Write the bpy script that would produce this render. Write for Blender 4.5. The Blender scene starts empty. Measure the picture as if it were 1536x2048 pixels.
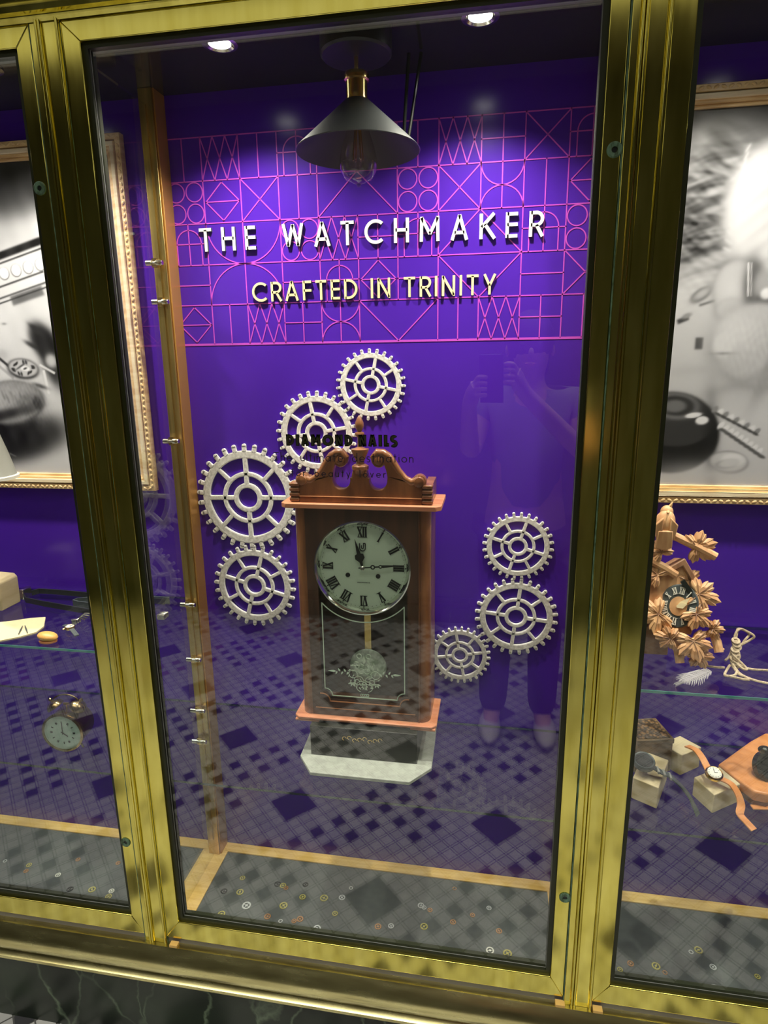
import bpy, bmesh, math, random
import numpy as np
from mathutils import Vector, Matrix
PI = math.pi
C = bpy.context.scene.collection
random.seed(7)

# ------------------------------------------------------------------ camera
# the photographer's lens is the origin while building; everything is lifted by EYE at the end (mall floor = 0)
EYE = 1.5
YAW, PITCH, ROLL, FPX = -0.173282, -0.2380288, -0.01404297, 1249.6
_f = Vector((math.sin(YAW)*math.cos(PITCH), math.cos(YAW)*math.cos(PITCH), math.sin(PITCH)))
_r = Vector((math.cos(YAW), -math.sin(YAW), 0)); _u = _r.cross(_f)
_X = _r*math.cos(ROLL) + _u*math.sin(ROLL); _U = -_r*math.sin(ROLL) + _u*math.cos(ROLL)
cam = bpy.data.objects.new('camera', bpy.data.cameras.new('camera')); C.objects.link(cam)
cam.data.sensor_fit = 'VERTICAL'; cam.data.sensor_height = 36; cam.data.lens = FPX/2048*36
cam.data.clip_start = 0.005
cam.matrix_world = Matrix((( _X[0], _U[0], -_f[0], 0), (_X[1], _U[1], -_f[1], 0), (_X[2], _U[2], -_f[2], 0), (0, 0, 0, 1)))
bpy.context.scene.camera = cam
def at(px, py, Y):           # where the sight line through a pixel meets the upright plane at depth Y
    d = _f*FPX + _X*(px-768) - _U*(py-1024); return d*(Y/d.y)
def atz(px, py, Z):          # ... and a level plane at height Z
    d = _f*FPX + _X*(px-768) - _U*(py-1024); return d*(Z/d.z)

# ------------------------------------------------------------------ world, exposure
sc = bpy.context.scene
sc.view_settings.view_transform = 'Standard'; sc.view_settings.look = 'None'
sc.view_settings.exposure = 0.0; sc.view_settings.gamma = 1.0; sc.view_settings.use_curve_mapping = False
sc.cycles.transparent_max_bounces = 40
w = bpy.data.worlds.new('world'); sc.world = w; w.use_nodes = True
w.node_tree.nodes['Background'].inputs[0].default_value = (0.9, 0.95, 1.0, 1)
w.node_tree.nodes['Background'].inputs[1].default_value = 0.06

# lighting levels
SPOT_W = 18.5
STRIP_W = 12.0
CORE_W = 18.0
def area_light(name, loc, sx, sy, power, col):
    l = bpy.data.lights.new(name, 'AREA'); l.shape = 'RECTANGLE'; l.size = sx; l.size_y = sy
    l.energy = power; l.color = col; l.spread = math.radians(75)
    o = bpy.data.objects.new(name, l); C.objects.link(o); o.location = loc; return o
MALL_CEIL = 1.3
for _y in (-.65, -.15, .35): area_light('strip_light', (-0.3, _y, MALL_CEIL-.012), 4.6, .26, STRIP_W, (1, .96, .86))

# ------------------------------------------------------------------ materials
def mat(name, col, rough=.5, metal=0., **k):
    m = bpy.data.materials.new(name); m.use_nodes = True
    b = m.node_tree.nodes['Principled BSDF']
    b.inputs['Base Color'].default_value = (*col, 1); b.inputs['Roughness'].default_value = rough
    b.inputs['Metallic'].default_value = metal
    for a, v in k.items(): b.inputs[a.replace('_', ' ')].default_value = v
    m['p'] = 1; return m
def nodes(m): return m.node_tree.nodes, m.node_tree.links, m.node_tree.nodes['Principled BSDF']
def noise_mix(m, c1, c2, scale=(1, 1, 1), ns=10, detail=4, lo=.35, hi=.65, bump=0., rough=None, dist=0.):
    n, l, b = nodes(m)
    tc = n.new('ShaderNodeTexCoord'); mp = n.new('ShaderNodeMapping'); mp.inputs['Scale'].default_value = scale
    no = n.new('ShaderNodeTexNoise'); no.inputs['Scale'].default_value = ns; no.inputs['Detail'].default_value = detail
    no.inputs['Distortion'].default_value = dist
    cr = n.new('ShaderNodeValToRGB'); cr.color_ramp.elements[0].position = lo; cr.color_ramp.elements[1].position = hi
    cr.color_ramp.elements[0].color = (*c1, 1); cr.color_ramp.elements[1].color = (*c2, 1)
    l.new(tc.outputs['Object'], mp.inputs[0]); l.new(mp.outputs[0], no.inputs['Vector'])
    l.new(no.outputs['Fac'], cr.inputs[0]); l.new(cr.outputs[0], b.inputs['Base Color'])
    if bump:
        bu = n.new('ShaderNodeBump'); bu.inputs['Strength'].default_value = bump; bu.inputs['Distance'].default_value = .002
        l.new(no.outputs['Fac'], bu.inputs['Height']); l.new(bu.outputs[0], b.inputs['Normal'])
    if rough:
        mr = n.new('ShaderNodeMapRange'); mr.inputs[3].default_value = rough[0]; mr.inputs[4].default_value = rough[1]
        l.new(no.outputs['Fac'], mr.inputs[0]); l.new(mr.outputs[0], b.inputs['Roughness'])
    return m
M = {}
M['brass'] = noise_mix(mat('aged_brass', (.5, .47, .13), .2, 1), (.64, .55, .11), (.84, .74, .19), (6, 6, 1), 6, 3, rough=(.08, .16))
M['brass_light'] = mat('polished_brass_edge', (.78, .72, .26), .3, 1)
M['verdigris'] = noise_mix(mat('verdigris', (.1, .2, .13), .6), (.05, .09, .04), (.17, .30, .20), (8, 8, 2), 30)
M['dark_stop'] = mat('dark_brass_stop', (.022, .026, .007), .45, .2)
M['sill'] = noise_mix(mat('sill_brass', (.6, .52, .26), .25, 1), (.72, .63, .29), (.86, .78, .38), (1, 6, 6), 12, 2, rough=(.2, .32))
M['marble'] = mat('green_marble', (.01, .02, .01), .12)
def marble(m):
    n, l, b = nodes(m)
    tc = n.new('ShaderNodeTexCoord'); no = n.new('ShaderNodeTexNoise'); no.inputs['Scale'].default_value = 5; no.inputs['Detail'].default_value = 8
    l.new(tc.outputs['Object'], no.inputs['Vector'])
    cr = n.new('ShaderNodeValToRGB'); e = cr.color_ramp.elements; e[0].position = .35; e[1].position = .75
    e[0].color = (.004, .008, .004, 1); e[1].color = (.045, .07, .04, 1); l.new(no.outputs['Fac'], cr.inputs[0])
    v = n.new('ShaderNodeTexVoronoi'); v.feature = 'DISTANCE_TO_EDGE'; v.inputs['Scale'].default_value = 4.5
    mx = n.new('ShaderNodeMix'); mx.data_type = 'VECTOR'; mx.inputs[0].default_value = .16
    l.new(tc.outputs['Object'], mx.inputs[4]); l.new(no.outputs['Color'], mx.inputs[5]); l.new(mx.outputs[1], v.inputs['Vector'])
    c2 = n.new('ShaderNodeValToRGB'); e = c2.color_ramp.elements; e[0].position = 0; e[1].position = .03
    e[0].color = (1, 1, 1, 1); e[1].color = (0, 0, 0, 1); l.new(v.outputs['Distance'], c2.inputs[0])
    m2 = n.new('ShaderNodeMix'); m2.data_type = 'RGBA'; mp2 = n.new('ShaderNodeMapping'); mp2.inputs['Rotation'].default_value = (0, .5, 0); mp2.inputs['Scale'].default_value = (2.2, 1, .9)
    l.new(mx.outputs[1], mp2.inputs[0]); l.new(mp2.outputs[0], v.inputs['Vector'])
    n3 = n.new('ShaderNodeTexNoise'); n3.inputs['Scale'].default_value = 6; l.new(tc.outputs['Object'], n3.inputs['Vector'])
    mk3 = n.new('ShaderNodeMapRange'); mk3.inputs[1].default_value = .36; mk3.inputs[2].default_value = .56; l.new(n3.outputs['Fac'], mk3.inputs[0])
    mm = n.new('ShaderNodeMath'); mm.operation = 'MULTIPLY'; l.new(c2.outputs[0], mm.inputs[0]); l.new(mk3.outputs[0], mm.inputs[1]); l.new(mm.outputs[0], m2.inputs[0]); l.new(cr.outputs[0], m2.inputs[6])
    m2.inputs[7].default_value = (.16, .22, .14, 1); l.new(m2.outputs[2], b.inputs['Base Color']); b.inputs['Roughness'].default_value = .28
marble(M['marble'])
M['purple'] = noise_mix(mat('purple_vinyl', (.1, .03, .5), .22, Specular_IOR_Level=.4), (.062, .013, .34), (.072, .016, .38), (1, 1, 1), 2.5)
M['magenta'] = mat('magenta_print', (.50, .07, .55), .3)
M['black_gloss'] = mat('gloss_black_laminate', (.02, .02, .022), .1)
M['white_letter'] = mat('white_acrylic', (.85, .85, .82), .4)
M['cream_letter'] = mat('cream_acrylic', (.85, .72, .38), .4)
M['letter_side'] = mat('letter_edge', (.06, .07, .06), .5)  # dark letter sides, painting in the shadow edge of the pale letters
M['gear_white'] = noise_mix(mat('whitewash', (.8, .78, .74), .7), (.86, .85, .83), (.95, .94, .92), (1, 1, 1), 180)
M['gear_grey'] = noise_mix(mat('grey_limed_wood', (.5, .48, .44), .8), (.52, .50, .47), (.80, .78, .74), (1, 1, 1), 160, 6)
M['pine'] = noise_mix(mat('pale_oak', (.8, .55, .28), .45), (.84, .50, .13), (.95, .62, .20), (3, 40, 40), 3, 5)
M['pine2'] = noise_mix(mat('oak_moulding', (.8, .55, .28), .35), (.62, .40, .18), (.86, .64, .34), (4, 4, 30), 4, 5, bump=.15)
M['pale_oak_slip'] = noise_mix(mat('pale_oak_slip', (.8, .7, .5), .3), (.74, .58, .36), (.88, .76, .54), (4, 4, 30), 4, 4)
M['white_line'] = mat('pale_slip', (.85, .83, .78), .4)
M['sealant'] = mat('sealant', (.35, .36, .33), .5)
M['board'] = noise_mix(mat('grey_board', (.13, .14, .13), .4), (.105, .113, .11), (.12, .128, .122), (1, 1, 1), 60)
M['bar_brass'] = noise_mix(mat('post_brass', (.6, .42, .14), .3, 1), (.50, .38, .14), (.70, .50, .2), (20, 20, 1), 5, rough=(.25, .45))
M['copper_wood'] = mat('orange_side_strip', (.55, .28, .07), .35, .5)
M['chrome'] = mat('nickel', (.8, .76, .66), .18, 1)
M['copper'] = mat('copper', (.75, .38, .2), .25, 1)
M['black_metal'] = mat('satin_black', (.022, .024, .024), .38, .3)
M['shade_in'] = mat('shade_inside', (.012, .014, .012), .5)
M['shade_metal'] = mat('shade_metal', (.05, .055, .055), .34, .2)
M['gold'] = mat('gold', (.85, .6, .22), .2, 1)
M['walnut'] = noise_mix(mat('walnut', (.2, .08, .03), .32, Coat_Weight=.3), (.13, .045, .015), (.27, .11, .04), (6, 6, 1.2), 6, 6)
M['walnut_dark'] = noise_mix(mat('walnut_dark', (.08, .04, .02), .4), (.05, .022, .01), (.10, .045, .02), (6, 6, 1.2), 6, 6)
M['plate_wood'] = noise_mix(mat('red_wood', (.55, .2, .1), .45), (.48, .17, .08), (.62, .27, .14), (2, 20, 20), 4, 4)
M['silver_dial'] = mat('silver_dial', (.80, .93, .76), .30, .05)
M['bezel'] = mat('bezel', (.75, .78, .7), .14, 1)
M['ink'] = mat('black_ink', (.006, .008, .006), .4)
M['pale_paint'] = mat('pale_green_paint', (.66, .82, .62), .5)
M['orange_accent'] = mat('orange_edge', (.55, .24, .1), .5)  # bead line and peg hole; also paints the clock door's lit edge
M['bob'] = noise_mix(mat('bob_silver', (.55, .62, .5), .35, .5), (.5, .6, .46), (.85, .95, .8), (1, 1, 1), 120, 3)
M['slab'] = noise_mix(mat('pale_slab', (.5, .53, .48), .35), (.27, .29, .255), (.35, .38, .33), (1, 1, 1), 60)
M['plinth'] = mat('dark_plinth', (.012, .014, .010), .35)
M['lime'] = noise_mix(mat('limewood', (.6, .32, .14), .5), (.50, .25, .11), (.72, .44, .22), (12, 12, 3), 5, 5, bump=.3)
M['limed'] = noise_mix(mat('limewood_stained', (.3, .15, .07), .5), (.22, .10, .05), (.36, .20, .10), (12, 12, 3), 5, 5)
M['block'] = noise_mix(mat('maple_block', (.62, .50, .30), .55), (.54, .43, .24), (.70, .58, .37), (2, 2, 14), 4, 4)
M['carved'] = mat('carved_box', (.2, .1, .04), .6)
def carved(m):
    n, l, b = nodes(m)
    tc = n.new('ShaderNodeTexCoord'); v = n.new('ShaderNodeTexVoronoi'); v.inputs['Scale'].default_value = 140
    l.new(tc.outputs['Object'], v.inputs['Vector'])
    cr = n.new('ShaderNodeValToRGB'); e = cr.color_ramp.elements; e[0].color = (.42, .22, .08, 1); e[1].color = (.06, .035, .015, 1); e[1].position = .6
    l.new(v.outputs['Distance'], cr.inputs[0]); l.new(cr.outputs[0], b.inputs['Base Color'])
    bu = n.new('ShaderNodeBump'); bu.inputs['Distance'].default_value = .004; bu.invert = True
    l.new(v.outputs['Distance'], bu.inputs['Height']); l.new(bu.outputs[0], b.inputs['Normal'])
carved(M['carved'])
M['oldwood'] = noise_mix(mat('old_wood', (.2, .12, .06), .6), (.09, .055, .025), (.24, .15, .07), (4, 4, 20), 5, 6)
M['tan'] = noise_mix(mat('tan_leather', (.62, .27, .10), .4), (.66, .25, .075), (.78, .32, .11), (1, 1, 1), 50)
M['tan_dark'] = mat('leather_edge', (.16, .06, .035), .6)
M['black_leather'] = mat('black_leather', (.02, .022, .025), .35)
M['grey_leather'] = mat('grey_strap', (.07, .085, .09), .4)
M['rubber_black'] = mat('black_bakelite', (.01, .012, .01), .2)
M['rope'] = noise_mix(mat('hemp_cord', (.45, .36, .24), .9), (.36, .28, .18), (.56, .46, .32), (1, 1, 1), 300, bump=.4)
M['cream'] = mat('cream_paper', (.82, .70, .42), .7)
M['yellow_wood'] = mat('yellow_bakelite', (.80, .42, .10), .4)
M['bronze'] = mat('antique_bronze', (.42, .30, .16), .22, 1)
M['mint_dial'] = noise_mix(mat('mint_dial', (.5, .68, .58), .4), (.42, .60, .50), (.56, .74, .64), (1, 1, 1), 30)
M['white_dial'] = mat('white_dial', (.85, .83, .74), .3)
M['grey_metal'] = mat('grey_enamel', (.3, .3, .27), .35)
M['skin'] = mat('skin', (.62, .36, .25), .5)
M['shirt'] = mat('grey_shirt', (.25, .24, .25), .8)
M['trousers'] = mat('dark_trousers', (.015, .015, .02), .8)
M['hair'] = mat('brown_hair', (.05, .03, .02), .7)
M['shoe'] = mat('pale_shoes', (.7, .68, .64), .6)
M['tile_grey'] = mat('tile_grey', (.52, .52, .50), .35)
M['tile_grey2'] = mat('tile_grey_darker', (.44, .44, .43), .35)
M['tile_dark'] = mat('tile_dark', (.045, .045, .05), .35)
M['tile_red'] = mat('tile_red', (.16, .06, .05), .35)
M['grout'] = mat('grout', (.09, .09, .085), .8)
M['mall_wall'] = mat('mall_wall', (.12, .125, .105), .5)
M['mall_ceiling'] = mat('mall_ceiling', (.16, .15, .13), .7)
M['lace_print'] = M['pale_paint']
def emis(name, col, s):
    m = mat(name, (0, 0, 0)); b = m.node_tree.nodes['Principled BSDF']
    b.inputs['Emission Color'].default_value = (*col, 1); b.inputs['Emission Strength'].default_value = s; return m
M['lamp_on'] = emis('lamp_lens', (1, .98, .92), 12)
M['panel_on'] = emis('panel_diffuser', (1, .97, .80), .75)
def glass(name, tint, f0, rough=.0, fmax=1.):
    m = bpy.data.materials.new(name); m.use_nodes = True; n, l = m.node_tree.nodes, m.node_tree.links
    n.remove(n['Principled BSDF']); out = n['Material Output']
    tr = n.new('ShaderNodeBsdfTransparent'); tr.inputs[0].default_value = (*tint, 1)
    gl = n.new('ShaderNodeBsdfGlossy'); gl.inputs['Roughness'].default_value = rough
    ge = n.new('ShaderNodeNewGeometry'); dt = n.new('ShaderNodeVectorMath'); dt.operation = 'DOT_PRODUCT'
    l.new(ge.outputs['Incoming'], dt.inputs[0]); l.new(ge.outputs['Normal'], dt.inputs[1])
    ab = n.new('ShaderNodeMath'); ab.operation = 'ABSOLUTE'; l.new(dt.outputs['Value'], ab.inputs[0])
    s1 = n.new('ShaderNodeMath'); s1.operation = 'SUBTRACT'; s1.inputs[0].default_value = 1; l.new(ab.outputs[0], s1.inputs[1])
    pw = n.new('ShaderNodeMath'); pw.operation = 'POWER'; pw.inputs[1].default_value = 5; l.new(s1.outputs[0], pw.inputs[0])
    ma = n.new('ShaderNodeMath'); ma.operation = 'MULTIPLY_ADD'; ma.inputs[1].default_value = fmax-f0; ma.inputs[2].default_value = f0; l.new(pw.outputs[0], ma.inputs[0])
    mx = n.new('ShaderNodeMixShader'); l.new(ma.outputs[0], mx.inputs[0]); l.new(tr.outputs[0], mx.inputs[1]); l.new(gl.outputs[0], mx.inputs[2])
    l.new(mx.outputs[0], out.inputs[0]); return m
M['pane'] = glass('window_glass', (.985, .995, .985), .072)
M['shelf_glass'] = glass('shelf_glass', (.95, .985, .97), .04)
M['clear'] = glass('clear_glass', (.96, .98, .96), .018)
M['edge_teal'] = mat('glass_cut_edge', (.10, .42, .38), .12, 0, Coat_Weight=1.)
M['edge_dim'] = glass('glass_cut_edge_dim', (.25, .5, .4), .10, .1)
M['bulb'] = glass('bulb_glass', (.95, .93, .90), .12)

# ------------------------------------------------------------------ mesh helpers
class MB:
    def __init__(s): s.bm = bmesh.new(); s.mi = 0
    def _f(s, vs):
        try: f = s.bm.faces.new(vs); f.material_index = s.mi; return f
        except ValueError: return None
    def box(s, x0, x1, y0, y1, z0, z1, T=None):
        c = [Vector(p) for p in ((x0,y0,z0),(x1,y0,z0),(x1,y1,z0),(x0,y1,z0),(x0,y0,z1),(x1,y0,z1),(x1,y1,z1),(x0,y1,z1))]
        v = [s.bm.verts.new(T @ p if T else p) for p in c]
        for q in ((3,2,1,0),(4,5,6,7),(0,1,5,4),(1,2,6,5),(2,3,7,6),(3,0,4,7)): s._f([v[i] for i in q])
        return s
    def prism(s, pts, a, b, axis='y', T=None):   # polygon (u,v) extruded from a to b along an axis
        def P(u, v, w):
            p = {'y': (u, w, v), 'z': (u, v, w), 'x': (w, u, v)}[axis]; p = Vector(p); return T @ p if T else p
        lo = [s.bm.verts.new(P(u, v, a)) for u, v in pts]; hi = [s.bm.verts.new(P(u, v, b)) for u, v in pts]
        n = len(pts)
        s._f(lo); s._f(hi[::-1])
        for i in range(n): s._f([lo[i], lo[(i+1) % n], hi[(i+1) % n], hi[i]])
        return s
    def lathe(s, prof, T=None, seg=40, cap=True):   # profile [(r,z)] round local z
        rings = []
        for r, z in prof:
            rr = []
            for i in range(seg):
                a = 2*PI*i/seg; p = Vector((r*math.cos(a), r*math.sin(a), z)); rr.append(s.bm.verts.new(T @ p if T else p))
            rings.append(rr)
        for a, b in zip(rings, rings[1:]):
            for i in range(seg): s._f([a[i], a[(i+1) % seg], b[(i+1) % seg], b[i]])
        if cap:
            s._f(rings[0][::-1]); s._f(rings[-1])
        return s
    def tube(s, pts, r, seg=8, closed=False):
        pts = [Vector(p) for p in pts]; n = len(pts); rings = []; up = None
        for i, p in enumerate(pts):
            a = pts[(i-1) % n] if (i or closed) else p; b = pts[(i+1) % n] if (i < n-1 or closed) else p
            t = (b-a); t = t.normalized() if t.length > 1e-9 else Vector((0, 0, 1))
            if up is None: up = t.orthogonal().normalized()
            up = (up - t*up.dot(t)); up = up.normalized() if up.length > 1e-6 else t.orthogonal().normalized()
            sd = t.cross(up); rr = r[i] if isinstance(r, (list, tuple)) else r
            rings.append([s.bm.verts.new(p + (up*math.cos(2*PI*k/seg) + sd*math.sin(2*PI*k/seg))*rr) for k in range(seg)])
        m = n if closed else n-1
        for i in range(m):
            a, b = rings[i], rings[(i+1) % n]
            for k in range(seg): s._f([a[k], a[(k+1) % seg], b[(k+1) % seg], b[k]])
        if not closed: s._f(rings[0][::-1]); s._f(rings[-1])
        return s
    def ball(s, c, r, sc=(1, 1, 1), T=None, seg=16):
        prof = [(max(1e-5, r*math.sin(PI*i/10)), -r*math.cos(PI*i/10)) for i in range(11)]
        TT = Matrix.Translation(c) @ (T or Matrix()) @ Matrix.Diagonal((*sc, 1))
        return s.lathe(prof, TT, seg)
    def ring(s, r0, r1, a, b, T=None, seg=48, a0=0, a1=2*PI):   # flat annulus in x-z plane, depth a..b along y
        full = abs(a1-a0-2*PI) < 1e-6; n = seg if full else seg+1; q = []
        for i in range(n):
            t = a0+(a1-a0)*i/seg; c, d = math.cos(t), math.sin(t)
            ps = [Vector((r0*c, a, r0*d)), Vector((r1*c, a, r1*d)), Vector((r1*c, b, r1*d)), Vector((r0*c, b, r0*d))]
            q.append([s.bm.verts.new(T @ p if T else p) for p in ps])
        for i in range(n if full else n-1):
            A, B = q[i], q[(i+1) % n]
            for k in range(4): s._f([A[k], A[(k+1) % 4], B[(k+1) % 4], B[k]])
        if not full: s._f(q[0]); s._f(q[-1][::-1])
        return s
    def stroke(s, p, q, w, a, b, T=None, ext=0.):    # bar in the x-z plane, depth a..b along y
        p, q = Vector(p), Vector(q); d = (q-p); d.normalize(); n = Vector((-d.y, d.x))*w/2; p = p-d*ext; q = q+d*ext
        return s.prism([tuple(p+n), tuple(p-n), tuple(q-n), tuple(q+n)], a, b, 'y', T)
    def build(s, name, m, parent=None, smooth=35, bevel=0, seg=2, local=False):
        me = bpy.data.meshes.new(name)
        bmesh.ops.remove_doubles(s.bm, verts=s.bm.verts, dist=1e-6)
        bmesh.ops.recalc_face_normals(s.bm, faces=s.bm.faces)
        if parent is not None and not local: bmesh.ops.translate(s.bm, verts=s.bm.verts, vec=-origin(parent))
        s.bm.to_mesh(me); s.bm.free()
        return mk(name, me, m, parent, smooth, bevel, seg)
ORG = {}
def origin(o): return ORG.get(o.name, Vector((0, 0, 0)))
def mk(name, me, m, parent=None, smooth=35, bevel=0, seg=2):
    o = bpy.data.objects.new(name, me); C.objects.link(o)
    for x in (m if isinstance(m, (list, tuple)) else [m]): me.materials.append(M[x] if isinstance(x, str) else x)
    if smooth:
        me.polygons.foreach_set('use_smooth', [True]*len(me.polygons)); me.set_sharp_from_angle(angle=math.radians(smooth))
    if parent is not None: o.parent = parent; ORG[o.name] = origin(parent)
    if bevel:
        b = o.modifiers.new('bevel', 'BEVEL'); b.width = bevel; b.segments = seg; b.limit_method = 'ANGLE'; b.angle_limit = math.radians(40)
    return o
def thing(name, label, cat, loc=(0, 0, 0), group=None, rot=None):
    o = bpy.data.objects.new(name, None); C.objects.link(o); o.location = loc; o.empty_display_size = .02
    o['label'] = label; o['category'] = cat
    if group: o['group'] = group
    if rot is not None: o.rotation_euler = rot
    ORG[o.name] = Vector(loc); return o
def tag(o, label, cat, group=None, kind=None):
    o['label'] = label; o['category'] = cat
    if group: o['group'] = group
    if kind: o['kind'] = kind
    return o
def struct(o, label=None):
    o['kind'] = 'structure'
    if label: o['label'] = label
    return o
def sempty(name, loc=(0, 0, 0)):
    o = bpy.data.objects.new(name, None); C.objects.link(o); o.location = loc; o['kind'] = 'structure'; ORG[o.name] = Vector(loc); return o
def copy_tree(o, parent=None):
    c = o.copy(); C.objects.link(c)
    if parent: c.parent = parent
    for ch in list(o.children): copy_tree(ch, c)
    return c
def shape(outer, holes, depth, bev=0.):      # 2D outline (x,z) with holes, extruded +-depth/2 about y=0
    cu = bpy.data.curves.new('t', 'CURVE'); cu.dimensions = '2D'; cu.fill_mode = 'BOTH'; cu.extrude = depth/2-bev
    cu.bevel_depth = bev; cu.bevel_resolution = 1; cu.offset = -bev if bev else 0
    for loop in [outer]+holes:
        sp = cu.splines.new('POLY'); sp.points.add(len(loop)-1); sp.use_cyclic_u = True
        for p, (x, z) in zip(sp.points, loop): p.co = (x, z, 0, 1)
    t = bpy.data.objects.new('t', cu); C.objects.link(t)
    me = bpy.data.meshes.new_from_object(t); bpy.data.objects.remove(t); bpy.data.curves.remove(cu)
    me.transform(Matrix.Rotation(PI/2, 4, 'X')); return me
def arc(cx, cz, r, a0, a1, n=16, rz=None):
    rz = rz or r
    return [(cx+r*math.cos(math.radians(a0+(a1-a0)*i/n)), cz+rz*math.sin(math.radians(a0+(a1-a0)*i/n))) for i in range(n+1)]

# ------------------------------------------------------------------ setting: the mall around the window
W = 1.325            # printed back wall of the case
CEIL = .523; FLOOR = -1.253
XL, XR = -1.62, 1.12
ML, MR = (-.752, -.6265), (.131, .257)      # the two mullions
# mosaic floor of the mall: small square tiles set diagonally, dark ones in a regular pattern, some large dark squares
def mosaic():
    b = MB(); s = .041; g = .0018; R = math.sqrt(.5)
    zt = 0
    for i in range(-95, 95):
        for j in range(-95, 95):
            cx, cy = (i-j)*s*R-.3, (i+j)*s*R-.2
            if not (-2.6 < cx < 2.0 and -1.37 < cy < 1.0): continue
            mu, mv = i % 12, j % 12
            big = mu < 3 and mv < 3
            if big:
                if mu or mv: continue
                x1, y1 = s*3-g, s*3-g; b.mi = 2
            else:
                x1 = y1 = s-g; h = random.random()
                dark = (mu in (4, 6, 8, 10) and mv in (5, 7)) or (mu in (5, 7) and mv in (1, 3, 9, 11)) or (mu in (5, 7, 9) and mv == 10 and False)
                b.mi = 2 if dark else (0 if h < .6 else 1)
                if dark and (int((cx+10)*1.4)+int((cy+10)*1.9)) % 7 == 0: b.mi = 3
            q = []
            for u, v in ((g, g), (x1, g), (x1, y1), (g, y1)):
                a, c = i*s+u, j*s+v; q.append(b.bm.verts.new(((a-c)*R-.3, (a+c)*R-.2, 0)))
            b._f(q)
    b.mi = 4
    b.box(-3.2, 2.6, -1.42, 1.0, -.03, -.0012)
    return b
fl = mosaic().build('floor', ['tile_grey', 'tile_grey2', 'tile_dark', 'tile_red', 'grout'], smooth=0)
fl.location = (0, 0, -EYE); struct(fl, 'grey mosaic tile floor of the arcade with dark diamond squares')
struct(MB().box(-3.2, 2.6, -1.5, -1.42, -EYE, MALL_CEIL).build('wall_far', 'mall_wall'))
struct(MB().box(-3.2, 2.6, -1.42, -1.395, -EYE, -EYE+.09).box(-3.2, 2.6, -1.42, -1.40, -EYE+.12, -EYE+.15).build('baseboard_far', 'marble'))
struct(MB().box(-3.2, 2.6, -1.5, 1.0, MALL_CEIL, MALL_CEIL+.05).build('ceiling', 'mall_ceiling'))
struct(MB().box(-3.25, -3.2, -1.5, 1.0, -EYE, MALL_CEIL).build('wall_left', 'mall_wall'))
struct(MB().box(2.6, 2.65, -1.5, 1.0, -EYE, MALL_CEIL).build('wall_right', 'mall_wall'))
struct(MB().box(-3.2, 2.6, 1.0, 1.05, .60, MALL_CEIL).box(-3.2, XL-.02, 1.0, 1.05, -EYE, .60).box(XR+.02, 2.6, 1.0, 1.05, -EYE, .60).build('wall_front', 'marble'))
struct(MB().box(XL-.02, XR+.02, .992, 1.03, -EYE, -1.305).build('trim_1', 'marble'), 'dark green veined marble plinth under the window')

# ------------------------------------------------------------------ display case shell
def cell_pattern():
    """magenta line print: grid cells with circles, lattices, arches, diamonds"""
    b = MB(); S = .0808; X0 = -.681; Z0 = .0396; y0, y1 = W-.0009, W-.0002; wd = .0022
    def L(p, q): b.stroke(p, q, wd, y0, y1, ext=wd/2)
    def A(cx, cz, r, a0, a1, n=14): b.ring(r-wd/2, r+wd/2, y0, y1, Matrix.Translation((cx, 0, cz)), n, math.radians(a0), math.radians(a1))
    def cell(kind, c, r):
        x, z = X0+c*S, Z0+r*S; m = S/2; i = .004
        if kind == 'o':
            for u in (.25, .75):
                for v in (.25, .75): A(x+u*S, z+v*S, .25*S-.002, 0, 360, 24)
        elif kind == '|': L((x+m, z), (x+m, z+S))
        elif kind == '-': L((x, z+m), (x+S, z+m))
        elif kind == '+': L((x+m, z), (x+m, z+S)); L((x, z+m), (x+S, z+m))
        elif kind == 'x': L((x, z), (x+S, z+S)); L((x, z+S), (x+S, z))
        elif kind == 'd':
            L((x+i, z+m), (x+m, z+S-i)); L((x+m, z+S-i), (x+S-i, z+m)); L((x+S-i, z+m), (x+m, z+i)); L((x+m, z+i), (x+i, z+m)); L((x+i, z+m), (x+S-i, z+m))
        elif kind == 'w':
            for k in range(3):
                a = x+k*S/3; e = a+S/3
                L((a, z), (e, z+S)); L((a, z+S), (e, z))
        elif kind == 'a':
            r_ = m*.68; h = z+S*.52
            A(x+m, h, r_, 0, 180); L((x+m-r_, z), (x+m-r_, h)); L((x+m+r_, z), (x+m+r_, h)); L((x+m, z), (x+m, z+S)); L((x, h), (x+S, h))
        elif kind == 'u': A(x+m, z+S, m, 180, 360); A(x+m, z, m, 0, 180); L((x+m, z), (x+m, z+S))
        elif kind == 'U': A(x+S, z+S, S, 180, 360, 24); L((x+S, z), (x+S, z+S))
        elif kind == 'N': A(x+S, z, S, 0, 180, 24); L((x+S, z), (x+S, z+S))
        elif kind == 'L': L((x, z), (x+S, z+S)); L((x+S, z+S), (x+2*S, z))
        elif kind == 'V': L((x, z+S), (x+S, z)); L((x+S, z), (x+2*S, z+S))
    rows = {4: '|w|aVV|w+xa', 3: 'odx|L.oxu|d', 2: 'aU.ow+aL.ao', 1: '-N.-ad-V.-x', 0: 'd|w+uV.|w+|'}
    two = 'UNLV'
    for r, row in rows.items():
        row = row.replace('VV', 'V.'); skip = False; vl = [0]
        for c, k in enumerate(row):
            if k != '.': cell(k, c, r)
            if k not in two: L((X0+(c+1)*S, Z0+r*S), (X0+(c+1)*S, Z0+(r+1)*S))
        L((X0, Z0+r*S), (X0, Z0+(r+1)*S))
    for r in range(6): L((X0, Z0+r*S), (X0+11*S, Z0+r*S))
    L((X0, Z0-.0022), (X0+11*S, Z0-.0022))
    return b
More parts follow.
